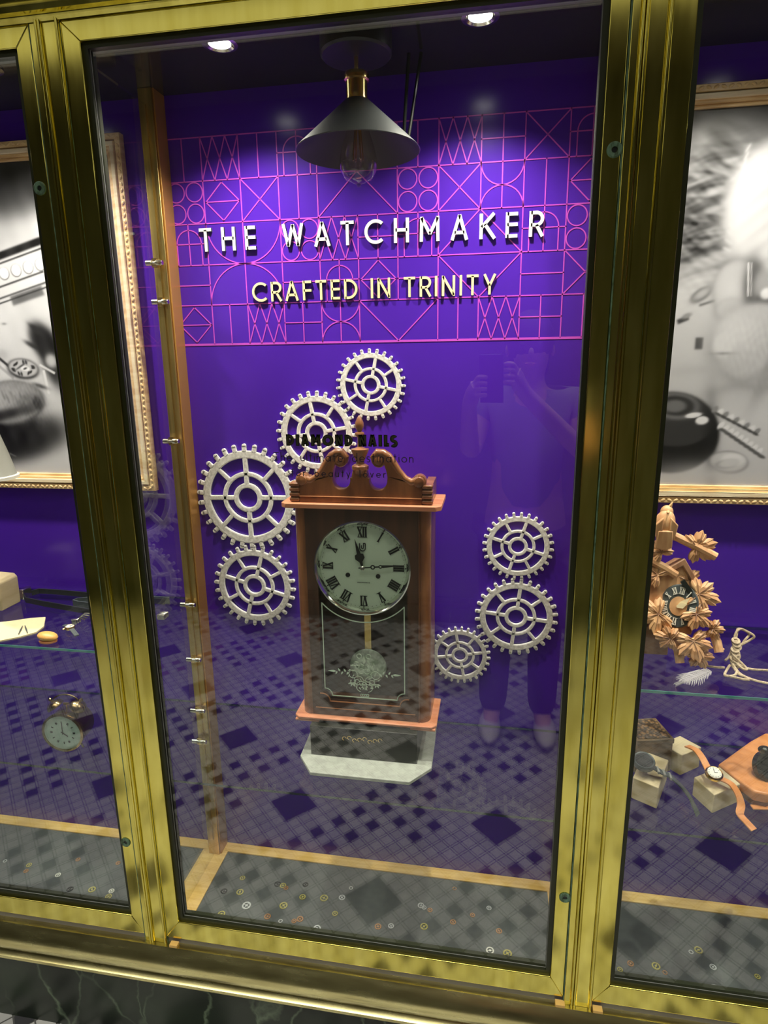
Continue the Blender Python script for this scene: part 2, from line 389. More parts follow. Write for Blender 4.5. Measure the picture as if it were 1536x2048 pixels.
wall = struct(MB().box(XL, XR, W, W+.03, FLOOR, CEIL).build('wall_back', 'purple', smooth=0), 'glossy purple back wall of the display case')
cell_pattern().build('printed_pattern', 'magenta', wall, smooth=0)['label'] = 'magenta line pattern of circles, arches and diamonds'
struct(MB().box(XL, XR, 1.0, W+.03, CEIL, CEIL+.03).build('ceiling_case', 'black_gloss', smooth=0), 'gloss black ceiling of the display case')
struct(MB().box(XL, XR, 1.03, W+.03, FLOOR-.05, FLOOR).build('floor_case', 'board', smooth=0), 'grey base board of the display case')
struct(MB().box(XL-.02, XL, 1.0, W, FLOOR, CEIL).build('wall_case_left', 'purple'))
struct(MB().box(XR, XR+.02, 1.0, W, FLOOR, CEIL).build('wall_case_right', 'purple'))
# light wood edging on the base board
xs = [XL, -.69, .194, XR]
n = 1
for i, (a, bx) in enumerate(zip(xs, xs[1:])):
    o = struct(MB().box(a, bx, W-.030, W, FLOOR, FLOOR+.004).build('baseboard_back', 'pine', bevel=.001), 'light oak strip along the back of the base board')
for x in (-.69, .194):
    struct(MB().box(x-.034, x+.034, 1.03, W-.030, FLOOR, FLOOR+.004).build('baseboard_side', 'pine', bevel=.001), 'light oak strip under the glass divider')

# ------------------------------------------------------------------ brass window frames and mullions
Y0 = 1.0
def mullion(x0, x1, name):
    e = sempty(name)
    def strip(a, c, y0, nm, m, bev=.0):
        return MB().box(x0+a, x0+c, y0, 1.03, -1.222, .512).build(nm, m, e, bevel=bev)
    # fixed middle: groove, double bead, flat, bead
    strip(.036, .047, Y0-.002, 'flat_strip', 'brass', .001)
    b = MB()
    for c in (.0495, .0548):
        b.prism([(x0+c-.0024, Y0), *[(x0+c-.0024*math.cos(t*PI/8), Y0-.004-.0035*math.sin(t*PI/8)) for t in range(9)], (x0+c+.0024, Y0)], -1.222, .512, 'z')
    b.build('double_bead', 'brass', e)
    strip(.0575, .081, Y0-.0015, 'centre_flat', 'brass', .001)
    MB().prism([(x0+.0812, Y0+.004), *[(x0+.084-.0028*math.cos(t*PI/8), Y0-.003-.004*math.sin(t*PI/8)) for t in range(9)], (x0+.0868, Y0+.004)], -1.222, .512, 'z').build('single_bead', 'brass', e)
    strip(.0340, .036, Y0-.0006, 'patina_groove', 'verdigris')
    strip(.0570, .0577, Y0-.0005, 'patina_groove', 'verdigris')
    strip(.0808, .0814, Y0-.0005, 'patina_groove', 'verdigris')
    strip(.0866, .0872, Y0-.0005, 'patina_groove', 'verdigris')
    return e
mullion(*ML, 'trim_2')['label'] = 'left brass mullion'
mullion(*MR, 'trim_3')['label'] = 'right brass mullion'
def window(name, x0, x1, wl, wr, label, screws):
    # x0,x1: clear glass edges; wl, wr widths of left and right stiles
    e = sempty(name); e['label'] = label
    z0, z1, zb, zt = -1.155, .4705, -1.207, .508; st = .008
    def fr(pts, nm, m='brass', y=Y0, bev=.0012):
        return MB().prism(pts, y, 1.028, 'y').build(nm, m, e, bevel=bev)
    a, c = x0-st, x1+st; b_, t_ = z0-st, z1+st
    if wl: fr([(x0-wl, zb), (a, b_), (a, t_), (x0-wl, zt)], 'stile')
    if wr: fr([(x1+wr, zb), (c, b_), (c, t_), (x1+wr, zt)], 'stile')
    fr([(x0-wl, zt), (a, t_), (c, t_), (x1+wr, zt)], 'rail')
    fr([(x0-wl, zb), (a, b_), (c, b_), (x1+wr, zb)], 'rail')
    # dark glazing stop, set back and splayed
    for nm, pts in (('glazing_stop', [(a, b_), (x0, z0), (x0, z1), (a, t_)]), ('glazing_stop', [(c, b_), (x1, z0), (x1, z1), (c, t_)]),
                    ('glazing_stop', [(a, t_), (x0, z1), (x1, z1), (c, t_)]), ('glazing_stop', [(a, b_), (x0, z0), (x1, z0), (c, b_)])):
        MB().prism(pts, Y0+.006, 1.026, 'y').build(nm, 'dark_stop', e)
    # pale sealant line
    MB().box(x0, x0+.0007, 1.0112, 1.012, z0, z1).box(x1-.0007, x1, 1.0112, 1.012, z0, z1).box(x0, x1, 1.0112, 1.012, z0, z0+.0007).build('sealant_line', 'sealant', e)
    MB().box(x0, x1, 1.012, 1.018, z0, z1).build('glass_pane', 'pane', e, smooth=0)
    for sx, sz in screws:
        T = Matrix.Translation((sx, Y0, sz)) @ Matrix.Rotation(PI/2, 4, 'X')
        s_ = MB().lathe([(.0105, -.002), (.0105, .0016), (.0088, .0028), (.0042, .0022), (.0040, -.001), (.0001, -.001)], T, 28).build('screw', 'verdigris', e)
        MB().lathe([(.0036, 0), (.0036, .0008), (.0001, .0008)], T, 16).build('socket', 'ink', s_)
    return e
window('window_1', -1.50, -.752, .03, .0334, 'left brass framed window pane', [(-.7345, .279), (-.7345, -.974)])
window('window_2', -.6265, .131, .0390, .0334, 'middle brass framed window pane', [(.156, .279), (.156, -.974)])
window('window_3', .257, 1.005, .0388, .03, 'right brass framed window pane', [])
# top cornice and bottom sill, running the whole width
def run(prof, name, m, label=None):
    o = MB().prism(prof, XL-.02, XR+.02, 'x').build(name, m); struct(o, label); return o
run([(1.03, .508), (.996, .508), (.992, .512), (.992, .516), (.985, .518), (.981, .524), (.983, .531), (.99, .534), (.988, .538),
     (.976, .542), (.966, .552), (.962, .568), (.97, .584), (.98, .59), (.98, .60), (1.03, .60)], 'trim_4', 'brass', 'brass cornice above the windows')
run([(1.03, -1.222)] + [(.990-.022*math.sin(t*PI/12), -1.222-.075*(t/12)) for t in range(0, 12)] + [(.978, -1.297), (.974, -1.299), (.974, -1.303), (.982, -1.306), (.979, -1.309), (.979, -1.313), (.99, -1.316), (1.03, -1.316)], 'trim_5', 'sill', 'rounded brass sill below the windows')
M['grey_strip'] = mat('grey_strip', (.25, .24, .27), .4)
run([(1.03, -1.208), (1.004, -1.208), (1.004, -1.222), (1.03, -1.222)], 'trim_6', 'grey_strip')
for (px, py, t) in ((350, 1878, 'under the left mullion'), (1120, 1990, 'under the right mullion, left one'), (1195, 2003, 'under the right mullion, right one')):
    p = at(px, py, 1.0)
    o = MB().box(-.009, .009, 0, .012, 0, .0065).build('wooden_spacer', 'pine', bevel=.0006); o.location = (p.x, .989, -1.2215)
    tag(o, 'small light wood spacer block on the brass sill '+t, 'spacer block', 'wooden spacers on the sill')

# ------------------------------------------------------------------ glass dividers, back posts, shelves, pegs
for x, t in ((-.69, 'left'), (.194, 'right')):
    d = MB().box(x-.003, x+.003, 1.031, 1.278, FLOOR+.004, .495).build('glass_divider', 'pane', smooth=0)
    tag(d, f'upright clear glass divider behind the {t} brass mullion', 'glass divider', 'glass dividers')
    p = thing('brass_post', f'flat brass shelf post against the purple wall, {t} of the clock', 'post', (x, 1.28, FLOOR), 'brass shelf posts')
    sgn = 1 if t == 'left' else -1
    ax, bx = sorted((x-sgn*.012, x+sgn*.017)); MB().box(ax, bx, 1.280, W, FLOOR+.004, CEIL).build('upright', 'bar_brass', p, bevel=.001)
    ax, bx = sorted((x+sgn*.0172, x+sgn*.0205)); MB().box(ax, bx, 1.284, W, FLOOR+.004, CEIL).build('side_strip', 'copper_wood', p, bevel=.0006)
    MB().box(x-.004, x+.004, 1.276, 1.281, FLOOR+.05, CEIL-.03).build('slot_channel', 'bar_brass', p)
SH = [(-.552, 1.024), (-.832, 1.027)]
def shelf(x0, x1, z, yf, label, ed='edge_dim'):
    e = thing('glass_shelf', label, 'shelf', ((x0+x1)/2, yf, z), 'glass shelves')
    MB().box(x0, x1, yf+.0006, 1.3215, z-.005, z).build('shelf_pane', 'shelf_glass', e, smooth=0)
    MB().box(x0, x1, yf, yf+.0006, z-.005, z).build('front_edge', ed, e)
    MB().box(x0, x1, 1.3215, 1.3225, z-.005, z).build('back_edge', 'edge_dim', e)
    return e
shelf(-1.60, -.695, -.552, 1.024, 'upper glass shelf of the left bay holding straps and a small watch', 'edge_teal')
shelf(.199, 1.10, -.552, 1.024, 'upper glass shelf of the right bay under the cuckoo clock', 'edge_teal')
shelf(-1.60, -.695, -.832, 1.027, 'lower glass shelf of the left bay holding the alarm clock')
shelf(-.685, .189, -.832, 1.027, 'glass shelf of the middle bay under the tall clock')
shelf(.199, 1.10, -.832, 1.027, 'lower glass shelf of the right bay holding wooden blocks and watches')
def peg(x, y, z, label):
    e = thing('shelf_peg', label, 'shelf peg', (x, y, z), 'metal shelf pegs')
    T = Matrix.Translation((x-.018, y, z)) @ Matrix.Rotation(PI/2, 4, 'Y')
    MB().lathe([(.0045, 0), (.0058, .001), (.0058, .013), (.003, .014), (.003, .022), (.0058, .023), (.0058, .034), (.0045, .036)], T, 20).build('pin', 'chrome', e)
    MB().box(x-.006, x+.006, y, y+.006, z-.009, z+.009).build('bracket', 'gold', e)
for z, y, t in ((.200, 1.262, 'highest on the left post, level with the title lettering'), (.125, 1.272, 'second from the top of the left post, level with the smaller lettering'),
             (-.165, 1.262, 'halfway up the left post, left of the tallest gears'), (-.548, 1.268, 'on the left post beside the upper glass shelf'),
             (-.690, 1.272, 'on the left post between the two shelf levels'), (-.824, 1.268, 'on the left post under the middle glass shelf'), (-.905, 1.262, 'lowest on the left post')):
    peg(-.69, y, z, 'round nickel peg '+t)
for z, t in ((-.18, 'highest one showing beside the right mullion'), (-.44, 'beside the right mullion, left of the cuckoo clock'), (-.62, 'beside the right mullion above the middle shelf'), (-.67, 'beside the right mullion, just above the shelf peg'), (-.826, 'under the middle glass shelf at the right mullion')):
    peg(.182, 1.268, z, 'round nickel peg '+t)

# ------------------------------------------------------------------ downlights in the case ceiling
def downlight(x, y, label):
    e = thing('downlight', label, 'ceiling light', (x, y, CEIL), 'downlights in the case ceiling')
    T = Matrix.Translation((x, y, CEIL))
    MB().lathe([(.030, 0), (.030, -.003), (.024, -.004), (.021, -.001), (.021, 0)], T, 32).build('trim_ring', 'chrome', e)
    MB().lathe([(.019, -.0005), (.019, -.0015), (.0001, -.0015)], T, 24).build('lens', 'lamp_on', e)
    l = bpy.data.lights.new('downlight_beam', 'SPOT'); l.energy = SPOT_W; l.spot_size = math.radians(127); l.spot_blend = .7; l.shadow_soft_size = .018
    l.color = (1, .93, .80)
    lo = bpy.data.objects.new('downlight_beam', l); C.objects.link(lo); lo.parent = e; lo.location = (0, 0, -.012); lo.rotation_euler = (0, 0, 0)
    l2 = l.copy(); l2.energy = CORE_W; l2.spot_size = math.radians(80); l2.spot_blend = .9
    lo = bpy.data.objects.new('downlight_core', l2); C.objects.link(lo); lo.parent = e; lo.location = (0, 0, -.012)
downlight(-.47, 1.145, 'lit downlight in the black ceiling, left of the pendant lamp')
downlight(-.036, 1.145, 'lit downlight in the black ceiling, right of the pendant lamp')
downlight(-1.30, 1.145, 'lit downlight at the far left end of the left bay')
downlight(-.92, 1.145, 'lit downlight above the left bay picture')
downlight(.42, 1.145, 'lit downlight above the right bay picture')
downlight(.86, 1.145, 'lit downlight at the far right end of the right bay')

# ------------------------------------------------------------------ wall lettering (built stroke by stroke)
def letter(ch, b, x, z, h, wd, y0, y1):
    """geometric capitals of height h with stroke wd; returns advance"""
    def L(p, q, e=0): b.stroke((x+p[0]*h, z+p[1]*h), (x+q[0]*h, z+q[1]*h), wd, y0, y1, ext=e)
    def A(cx, cz, r, a0, a1, n=20): b.ring(r*h-wd/2, r*h+wd/2, y0, y1, Matrix.Translation((x+cx*h, 0, z+cz*h)), n, math.radians(a0), math.radians(a1))
    k = wd/h/2
    if ch == 'T': L((.30, 0), (.30, 1-k)); L((0, 1-k), (.60, 1-k)); return .60
    if ch == 'H': L((k, 0), (k, 1)); L((.66-k, 0), (.66-k, 1)); L((k, .52), (.66-k, .52)); return .66
    if ch == 'E': L((k, 0), (k, 1)); [L((k, v), (.50, v)) for v in (k, .52, 1-k)]; return .50
    if ch == 'W':
        L((k, 1), (.27, k)); L((.27, k), (.50, 1-k*.5)); L((.50, 1-k*.5), (.73, k)); L((.73, k), (1.0-k, 1)); return 1.0
    if ch == 'A': L((k, 0), (.38, 1)); L((.38, 1), (.76-k, 0)); L((.17, .30), (.59, .30)); return .76
    if ch == 'C': A(.5, .5, .5-k, 48, 312, 30); return .84
    if ch == 'M': L((k, 0), (k+.02, 1)); L((k+.02, .96), (.44, .30)); L((.44, .30), (.86-k-.02, .96)); L((.86-k-.02, 1), (.86-k, 0)); return .86
    if ch == 'K': L((k, 0), (k, 1)); L((.60, 1), (.09, .46)); L((.22, .58), (.64, 0)); return .62
    if ch == 'R': L((k, 0), (k, 1)); L((k, 1-k), (.30, 1-k)); L((k, .46), (.30, .46)); A(.30, .73-k/2, .27-k/2, -90, 90, 14); L((.30, .46), (.56, 0)); return .56
    if ch == 'F': L((k, 0), (k, 1)); [L((k, v), (.48, v)) for v in (.50, 1-k)]; return .48
    if ch == 'D': L((k, 0), (k, 1)); L((k, 1-k), (.22, 1-k)); L((k, k), (.22, k)); A(.22, .5, .5-k, -90, 90, 22); return .72
    if ch == 'I': L((k, 0), (k, 1)); return 2*k
    if ch == 'N': L((k, 0), (k, 1)); L((k, .97), (.68-k, .03)); L((.68-k, 0), (.68-k, 1)); return .68
    if ch == 'O': A(.5, .5, .5-k, 0, 360, 40); return 1.0
    if ch == 'L': L((k, 0), (k, 1)); L((k, k), (.46, k)); return .46
    if ch == 'S': A(.26, .74-k/2, .26-k/2, 35, 270, 18); A(.26, .26, .26-k/2, -145, 90, 18); return .52
    # lower case, x-height .62
    X = .62; r = X/2
    if ch == 'o': A(r, r, r-k, 0, 360, 24); return X
    if ch in 'adb': A(r, r, r-k, 0, 360, 24); L((X-k if ch != 'b' else k, 0), (X-k if ch != 'b' else k, X if ch == 'a' else 1)); return X
    if ch == 'e': A(r, r, r-k, 0, 320, 24); L((k, r), (X-k, r)); return X
    if ch == 'l': L((k, 0), (k, 1)); return 2*k
    if ch == 'i': L((k, 0), (k, X)); L((k, .80), (k, .86)); return 2*k
    if ch in 't': L((.16, 0), (.16, .92)); L((0, X), (.34, X)); return .34
    if ch == 'f': L((.14, 0), (.14, .80)); A(.30, .80, .16, 60, 180, 8); L((0, X), (.32, X)); return .36
    if ch == 'h': L((k, 0), (k, 1)); A(.24, .38, .24-k, 0, 180, 12); L((.48-k, 0), (.48-k, .38)); return .48
    if ch == 'n': L((k, 0), (k, X)); A(.24, .38, .24-k, 0, 180, 12); L((.48-k, 0), (.48-k, .38)); return .48
    if ch == 'm': L((k, 0), (k, X)); [(A(.2+.36*q_, .42, .2-k*.6, 0, 180, 12), L((.36+.36*q_+k*.6, 0), (.36+.36*q_+k*.6, .42))) for q_ in (0, 1)]; return .78
    if ch == 'u': L((k, .24), (k, X)); A(.24, .24, .24-k, 180, 360, 12); L((.48-k, 0), (.48-k, X)); return .48
    if ch == 'r': L((k, 0), (k, X)); A(.24, .38, .24-k, 60, 180, 8); return .34
    if ch == 's': A(.17, .46, .15, 35, 270, 10); A(.17, .16, .15, -145, 90, 10); return .34
    if ch == 'v': L((k, X), (.25, 0)); L((.50-k, X), (.25, 0)); return .50
    if ch == 'y': L((k, X), (.27, .02)); L((.54-k, X), (.16, -.30)); return .54
    if ch == 'Y': L((.33, 0), (.33, .46)); L((k, 1), (.33, .44)); L((.66-k, 1), (.33, .44)); return .66
    return .4
def line(text, x0, x1, z, h, wd, m, label, gap, space, y0=W-.007, y1=W-.001, slope=0.):
    e = thing('sign_lettering', label, 'sign', ((x0+x1)/2, W, z))
    wid = []
    for ch in text:
        t = MB(); wid.append(space if ch == ' ' else letter(ch, t, 0, 0, 1., wd/h, 0, .1)); t.bm.free()
    tot = sum(wid)*h; ng = len(text)-1; gp = ((x1-x0)-tot)/ng; x = x0
    for ch, a in zip(text, wid):
        if ch != ' ':
            b = MB(); letter(ch, b, x, z, h, wd, y0, y1)
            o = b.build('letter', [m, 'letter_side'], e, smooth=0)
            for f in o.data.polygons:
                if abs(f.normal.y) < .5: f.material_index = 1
        x += a*h+gp
    return e
line('THE WATCHMAKER', -.614, .084, .2265, .0455, .0062, 'white_letter', 'white raised letters reading THE WATCHMAKER on the purple wall', .2, .32)
line('CRAFTED IN TRINITY', -.5055, -.0005, .1235, .0385, .0048, 'cream_letter', 'cream raised letters reading CRAFTED IN TRINITY below the white ones', .1, .25)

# ------------------------------------------------------------------ dark lettering on the front glass
def pane_line(text, xa, xb, py0, py1, wd, m, e, y0, y1, space=.55, front=None):
    a, c = at(xa, py0, 1.012), at(xb, py0, 1.012); z = at((xa+xb)/2, py0, 1.012).z; h = at((xa+xb)/2, py1, 1.012).z-z
    wid = []
    for ch in text:
        t = MB(); wid.append(space if ch == ' ' else letter(ch, t, 0, 0, 1., wd/h, 0, .1)); t.bm.free()
    gp = ((c.x-a.x)-sum(wid)*h)/(len(text)-1); x = a.x
    for ch, a_ in zip(text, wid):
        if ch != ' ':
            b = MB(); letter(ch, b, x, z, h, wd, y0, y1); o = b.build('letter', m, e, smooth=0)
            if front:
                b = MB(); letter(ch, b, x, z, h, wd, y0-.0003, y0)
                bmesh.ops.translate(b.bm, verts=b.bm.verts, vec=(0, 0, 0)); b.bm.free()
                b = MB(); k_ = (wd-front)/2; letter(ch, b, x+k_, z+k_, h-2*k_, front, y0-.0003, y0-.00001); b.build('letter_face', 'olive_vinyl', o, smooth=0)
        x += a_*h+gp
M['black_vinyl'] = mat('black_vinyl', (.004, .004, .003), .6)
M['olive_vinyl'] = mat('olive_vinyl', (.035, .035, .008), .6)
M['thin_vinyl'] = mat('thin_vinyl', (.02, .012, .022), .6)
e = thing('window_lettering', 'black lettering DIAMOND NAILS on the front glass, before the clock finial', 'sign', (-.29, 1.0115, at(684, 893, 1.012).z))
pane_line('DIAMOND NAILS', 573, 794, 892.5, 869.0, .0062, 'black_vinyl', e, 1.0113, 1.0118, .22, .0026)
e = thing('window_lettering', 'thin dark lettering The ultimate destination for beauty lover on the front glass', 'sign', (-.29, 1.0115, at(684, 954, 1.012).z))
pane_line('The ultimate destination', 548, 827, 923.5, 905.5, .0014, 'thin_vinyl', e, 1.0114, 1.0118)
pane_line('for beauty lover', 583, 772, 954, 939, .0014, 'thin_vinyl', e, 1.0114, 1.0118, .6)

# ------------------------------------------------------------------ wooden gears on the wall
def gear(cx, cz, R, teeth, rot, label):
    e = thing('wooden_gear', label, 'gear', (cx, W, cz), 'whitewashed wooden gears on the wall')
    b = MB(); y1 = W-.0015
    O = Vector((cx, 0, cz))
    def layer(gx, front, mi):
        b.mi = mi; y0 = W-front
        def ringr(r0, r1): b.ring((r0+gx)*R, (r1-gx)*R, y0, y1, Matrix.Translation(O), 72)
        def bar(a, r0, r1, w_, g2=gx):
            t = math.radians(a); c, s_ = math.cos(t), math.sin(t)
            b.stroke((cx+r0*R*c, cz+r0*R*s_), (cx+r1*R*c, cz+r1*R*s_), (w_-2*g2)*R, y0, y1)
        ringr(.735, .875); ringr(.405, .485); ringr(.185, .275)
        for k in range(4): bar(rot+90*k, .26, .75, .085, gx*.8)
        for k in range(4): bar(rot+45+90*k, .47, .75, .075, gx*.8)
        for k in range(teeth):
            a = rot+360*k/teeth; bar(a, .85, .965-gx*.4, .078, gx)
            t = math.radians(a); T = Matrix.Translation(O+Vector((math.cos(t)*.962*R, 0, math.sin(t)*.962*R)))
            b.prism([( (.039-gx)*R*math.cos(q*PI/6), (.039-gx)*R*math.sin(q*PI/6)) for q in range(12)], y0, y1, 'y', T)
    layer(0, .0062, 0); layer(.0165, .0068, 1)
    b.build('gear_wheel', ['gear_white', 'gear_grey'], e, smooth=25)
    return e
S_ = 1.0843
gear(-.236*S_, -.046*S_, .0690*S_, 27, 78, 'medium pale wooden gear, topmost of all, above the clock finial')
gear(-.349*S_, -.140*S_, .0840*S_, 28, 100, 'pale wooden gear partly behind the clock pediment')
gear(-.503*S_, -.277*S_, .1140*S_, 30, 91, 'largest pale wooden gear, left of the clock')
gear(-.5015*S_, -.473*S_, .0930*S_, 28, 74, 'pale wooden gear left of the clock dial, lowest on the left')
gear(.056*S_, -.363*S_, .0700*S_, 28, 73, 'pale wooden gear, uppermost of the three right of the clock')
gear(.0575*S_, -.513*S_, .0835*S_, 28, 84, 'pale wooden gear, largest of the three right of the clock')
gear(-.0550*S_, -.606*S_, .0640*S_, 28, 100, 'small pale wooden gear touching the right side of the clock')

# ------------------------------------------------------------------ pendant lamp
PX, PY = -.233, 1.13
e = thing('pendant_lamp', 'black cone pendant lamp with brass socket and clear filament bulb', 'lamp', (PX, PY, CEIL))
T = Matrix.Translation((PX, PY, 0))
MB().lathe([(.056, CEIL), (.058, CEIL-.003), (.058, .480), (.055, .4765), (.0001, .4765)], T, 48).build('canopy', 'black_metal', e)
MB().lathe([(.0035, .478), (.0035, .445)], T, 16).build('stem', 'gold', e)
MB().lathe([(.0035, .455), (.0185, .453), (.0205, .449), (.0205, .443), (.0175, .441), (.0175, .418), (.0185, .412), (.0001, .412)], T, 32).build('lamp_socket', 'gold', e)
b = MB(); b.lathe([(.019, .414), (.026, .408), (.1025, .340), (.1035, .339), (.1025, .3378)], T, 64, cap=False)
sh = b.build('lamp_shade', 'shade_metal', e)
MB().lathe([(.1025, .3378), (.025, .4045), (.019, .408)], T, 64, cap=False).build('shade_lining', 'shade_in', sh)
bu = MB().lathe([(.013, .412), (.014, .395), (.017, .375), (.027, .345), (.0315, .325), (.030, .309), (.023, .297), (.010, .291), (.004, .289), (.003, .285), (.0001, .284)], T, 32, cap=False).build('light_bulb', 'bulb', e)
f_ = MB()
for k in range(6):
    a = k*PI/3; r0, r1 = .005, .0085
    f_.tube([(PX+r0*math.cos(a), PY+r0*math.sin(a), .372), (PX+r1*math.cos(a+.2), PY+r1*math.sin(a+.2), .325)], .0010, 6)
f_.tube([(PX, PY, .41), (PX, PY, .372)], .004, 8)
f_.build('filament', 'gold', bu)
cb = MB(); pts = []
for i in range(25):
    t = i/24; pts.append((-.155-.02*math.sin(t*PI)+.015*t, 1.19+.05*t, .50-.16*math.sin(t*PI)+.02*t))
cb.tube(pts, .003, 8)
o = cb.build('power_cable', 'rubber_black'); tag(o, 'loose black cable hanging in a loop behind the pendant lamp', 'cable')

# ------------------------------------------------------------------ tall pendulum clock
YC = 1.155; XC = -.252
ZB, ZT = -.754, -.272          # underside of bottom plate, top of top plate
ck = thing('pendulum_clock', 'tall brown wooden pendulum clock with scrolled top and round silver dial', 'clock', (XC, YC+.06, ZB))
def plate(z0, z1, nm, m, feet=False, hw=.156):
    x0, x1 = XC-hw, XC+hw
    b = MB(); o = []
    ch = .010
    pts = [(x0+ch, YC), (x1-ch, YC), (x1, YC+ch), (x1, YC+.118), (x0, YC+.118), (x0, YC+ch)]
    b.prism(pts, z0, z1, 'z')
    if feet:
        for a, c in ((x0+.002, x0+.055), (x1-.055, x1-.002)): b.box(a, c, YC+.001, YC+.11, z0-.005, z0)
    return b.build(nm, m, ck, bevel=.0015)
plate(ZB+.005, ZB+.011, 'bottom_plate', 'plate_wood', True, .1535)
plate(ZT-.010, ZT, 'top_plate', 'plate_wood', hw=.160)
z0, z1 = ZB+.011, ZT-.010; HW = .139
yb, yf = YC+.118, YC+.014
MB().box(XC-HW, XC+HW, yb-.006, yb, z0, z1).build('back_board', 'walnut_dark', ck)
for sx in (-1, 1):
    xo = XC+sx*HW; xi = XC+sx*(HW-.024)
    pts = [(xi, yf+.002), *[(xo-sx*.020+sx*.020*math.sin(t*PI/12), yf+.020-.020*math.cos(t*PI/12)) for t in range(7)], (xo, yb-.006), (xo-sx*.008, yb-.006), (xo-sx*.008, yf+.024), (xi, yf+.024)]
    MB().prism(pts, z0, z1, 'z').build('side_panel', 'walnut', ck)
# front door board with dial circle and pendulum window cut out
zc = -.4075; R = .0985; pw = .0925; xl = -pw; zt_ = zc-math.sqrt(R*R-pw*pw); zn = -.703; nt = .017
fw = HW-.024
def door_opening(d=0.):
    a = math.degrees(math.asin((zt_-zc)/R))
    up = arc(0, zc, R+d, 180-a, a, 40) if d else arc(0, zc, R, 180-a, a, 40)
    return up
hole = [(-pw, zn+nt)] + arc(0, zc, R, 180-math.degrees(math.asin((zt_-zc)/R)), math.degrees(math.asin((zt_-zc)/R)), 44) + [(pw, zn+nt)] + \
       arc(pw, zn, nt, 90, 180, 8)[1:] + arc(-pw, zn, nt, 0, 90, 8)[:-1]
outer = [(-fw, z0), (fw, z0), (fw, z1), (-fw, z1)]
me = shape(outer, [hole], .010); me.transform(Matrix.Translation((XC, yf+.006, 0)))
me.transform(Matrix.Translation(-origin(ck)))
dr = mk('door', me, 'walnut_dark', ck)
# pale painted outline on the glass, orange strips painting the door's lit lower edge
b = MB(); yy = yf+.0005
def pl(b, pts, w_, y0, y1):
    for p, q in zip(pts, pts[1:]): b.stroke(p, q, w_, y0, y1, ext=w_*.3)
ln = [(XC-.0855, zt_-.040), *[(XC+x, z) for x, z in arc(0, zc, .1155, 180+48, 360-48, 26)], (XC+.0855, zt_-.040)]
zz = zc-.1155*math.sin(math.radians(42))
ln = [(XC+x, z) for x, z in arc(0, zc, .1155, 180+42, 360-42, 26)]
lx = .1155*math.cos(math.radians(42))
full = [(XC-lx, ln[0][1]), *ln, (XC+lx, ln[-1][1]), (XC+lx, zn+.024)] + [(XC+lx+x, zn+.008+z) for x, z in arc(0, 0, .016, 90, 180, 8)] + [(XC-lx+.016, zn+.008)] + \
       [(XC-lx+x, zn+.008+z) for x, z in arc(0, 0, .016, 0, 90, 8)] + [(XC-lx, ln[0][1])]
pl(b, full, .0020, yy-.0004, yy+.0004)
b.build('painted_outline', 'pale_paint', dr)
b = MB()
ed = [(XC+pw+.002, zn+nt-.006)] + [(XC+pw+x, zn-.006+z) for x, z in arc(0, 0, nt, 90, 180, 8)] + [(XC-pw+nt, zn-.006)] + [(XC-pw+x, zn-.006+z) for x, z in arc(0, 0, nt, 0, 90, 8)] + [(XC-pw-.004, zn+nt-.006)]
pl(b, ed, .0022, yf-.0002, yf+.002)
b.box(XC-.108, XC+.108, yf-.0002, yf+.002, zn-.0235, zn-.0222)
b.build('lit_edge_strip', 'orange_accent', dr)
gl_ = shape(hole, [], .002); gl_.transform(Matrix.Translation((XC, yf+.004, 0))); gl_.transform(Matrix.Translation(-origin(ck)))
mk('door_glass', gl_, 'clear', dr, smooth=0)
MB().box(XC+.1155, XC+.1175, yf-.002, yf+.004, z0, z1).build('hinge_rod', 'walnut', dr)
# etched ornament on the door glass
b = MB(); oz = -.630
def A2(cx, cz, r, a0, a1, w_=.0010): b.ring(r-w_/2, r+w_/2, yf+.0010, yf+.0018, Matrix.Translation((XC+cx, 0, cz)), 14, math.radians(a0), math.radians(a1))
def leaf(cx, cz, a, l_, w_):
    c, s_ = math.cos(math.radians(a)), math.sin(math.radians(a))
    pts = [(0, 0), (l_*.3, w_), (l_*.6, w_*.8), (l_, 0), (l_*.6, -w_*.8), (l_*.3, -w_)]
    b.prism([(XC+cx+x*c-z*s_, cz+x*s_+z*c) for x, z in pts], yf+.001, yf+.0018)
for sx in (-1, 1):
    A2(sx*.012, oz-.026, .010, 0, 360); A2(sx*.024, oz-.012, .009, 0, 360); A2(sx*.010, oz+.030, .005, 0, 360)
    for k in range(5): leaf(sx*(.034+.006*k), oz-.008, 90-sx*90+(60 if k % 2 else -60)*sx, .008, .0018)
    leaf(sx*.060, oz-.008, 0 if sx > 0 else 180, .018, .0022)
    for a in (200, 250, 300, 340): leaf(sx*.026, oz-.032, a, .010, .0018)
    A2(sx*.006, oz-.040, .012, 20 if sx < 0 else -80, 260 if sx < 0 else 160)
    for a in (60, 100, 140): leaf(sx*.014, oz+.002, a, .010, .002)
for a in range(0, 360, 40): leaf(0, oz-.040, a, .008, .0016)
for rr_, n_ in ((.012, 8), (.022, 12), (.031, 16)):
    for k in range(n_): leaf(rr_*math.cos(2*PI*k/n_), oz-.013+rr_*math.sin(2*PI*k/n_), 360*k/n_+60, .0075, .0012)
for sx in (-1, 1):
    A2(sx*.008, oz-.043, .0085, 0, 200); A2(sx*.016, oz-.030, .006, 0, 300); A2(sx*.006, oz-.004, .006, 0, 360)
leaf(0, oz+.012, 90, .020, .003)
for k in (-1.5, -.5, .5, 1.5): A2(k*.0045, -.690, .0026, 0, 360, .0009)
b.build('etched_ornament', 'pale_paint', dr)
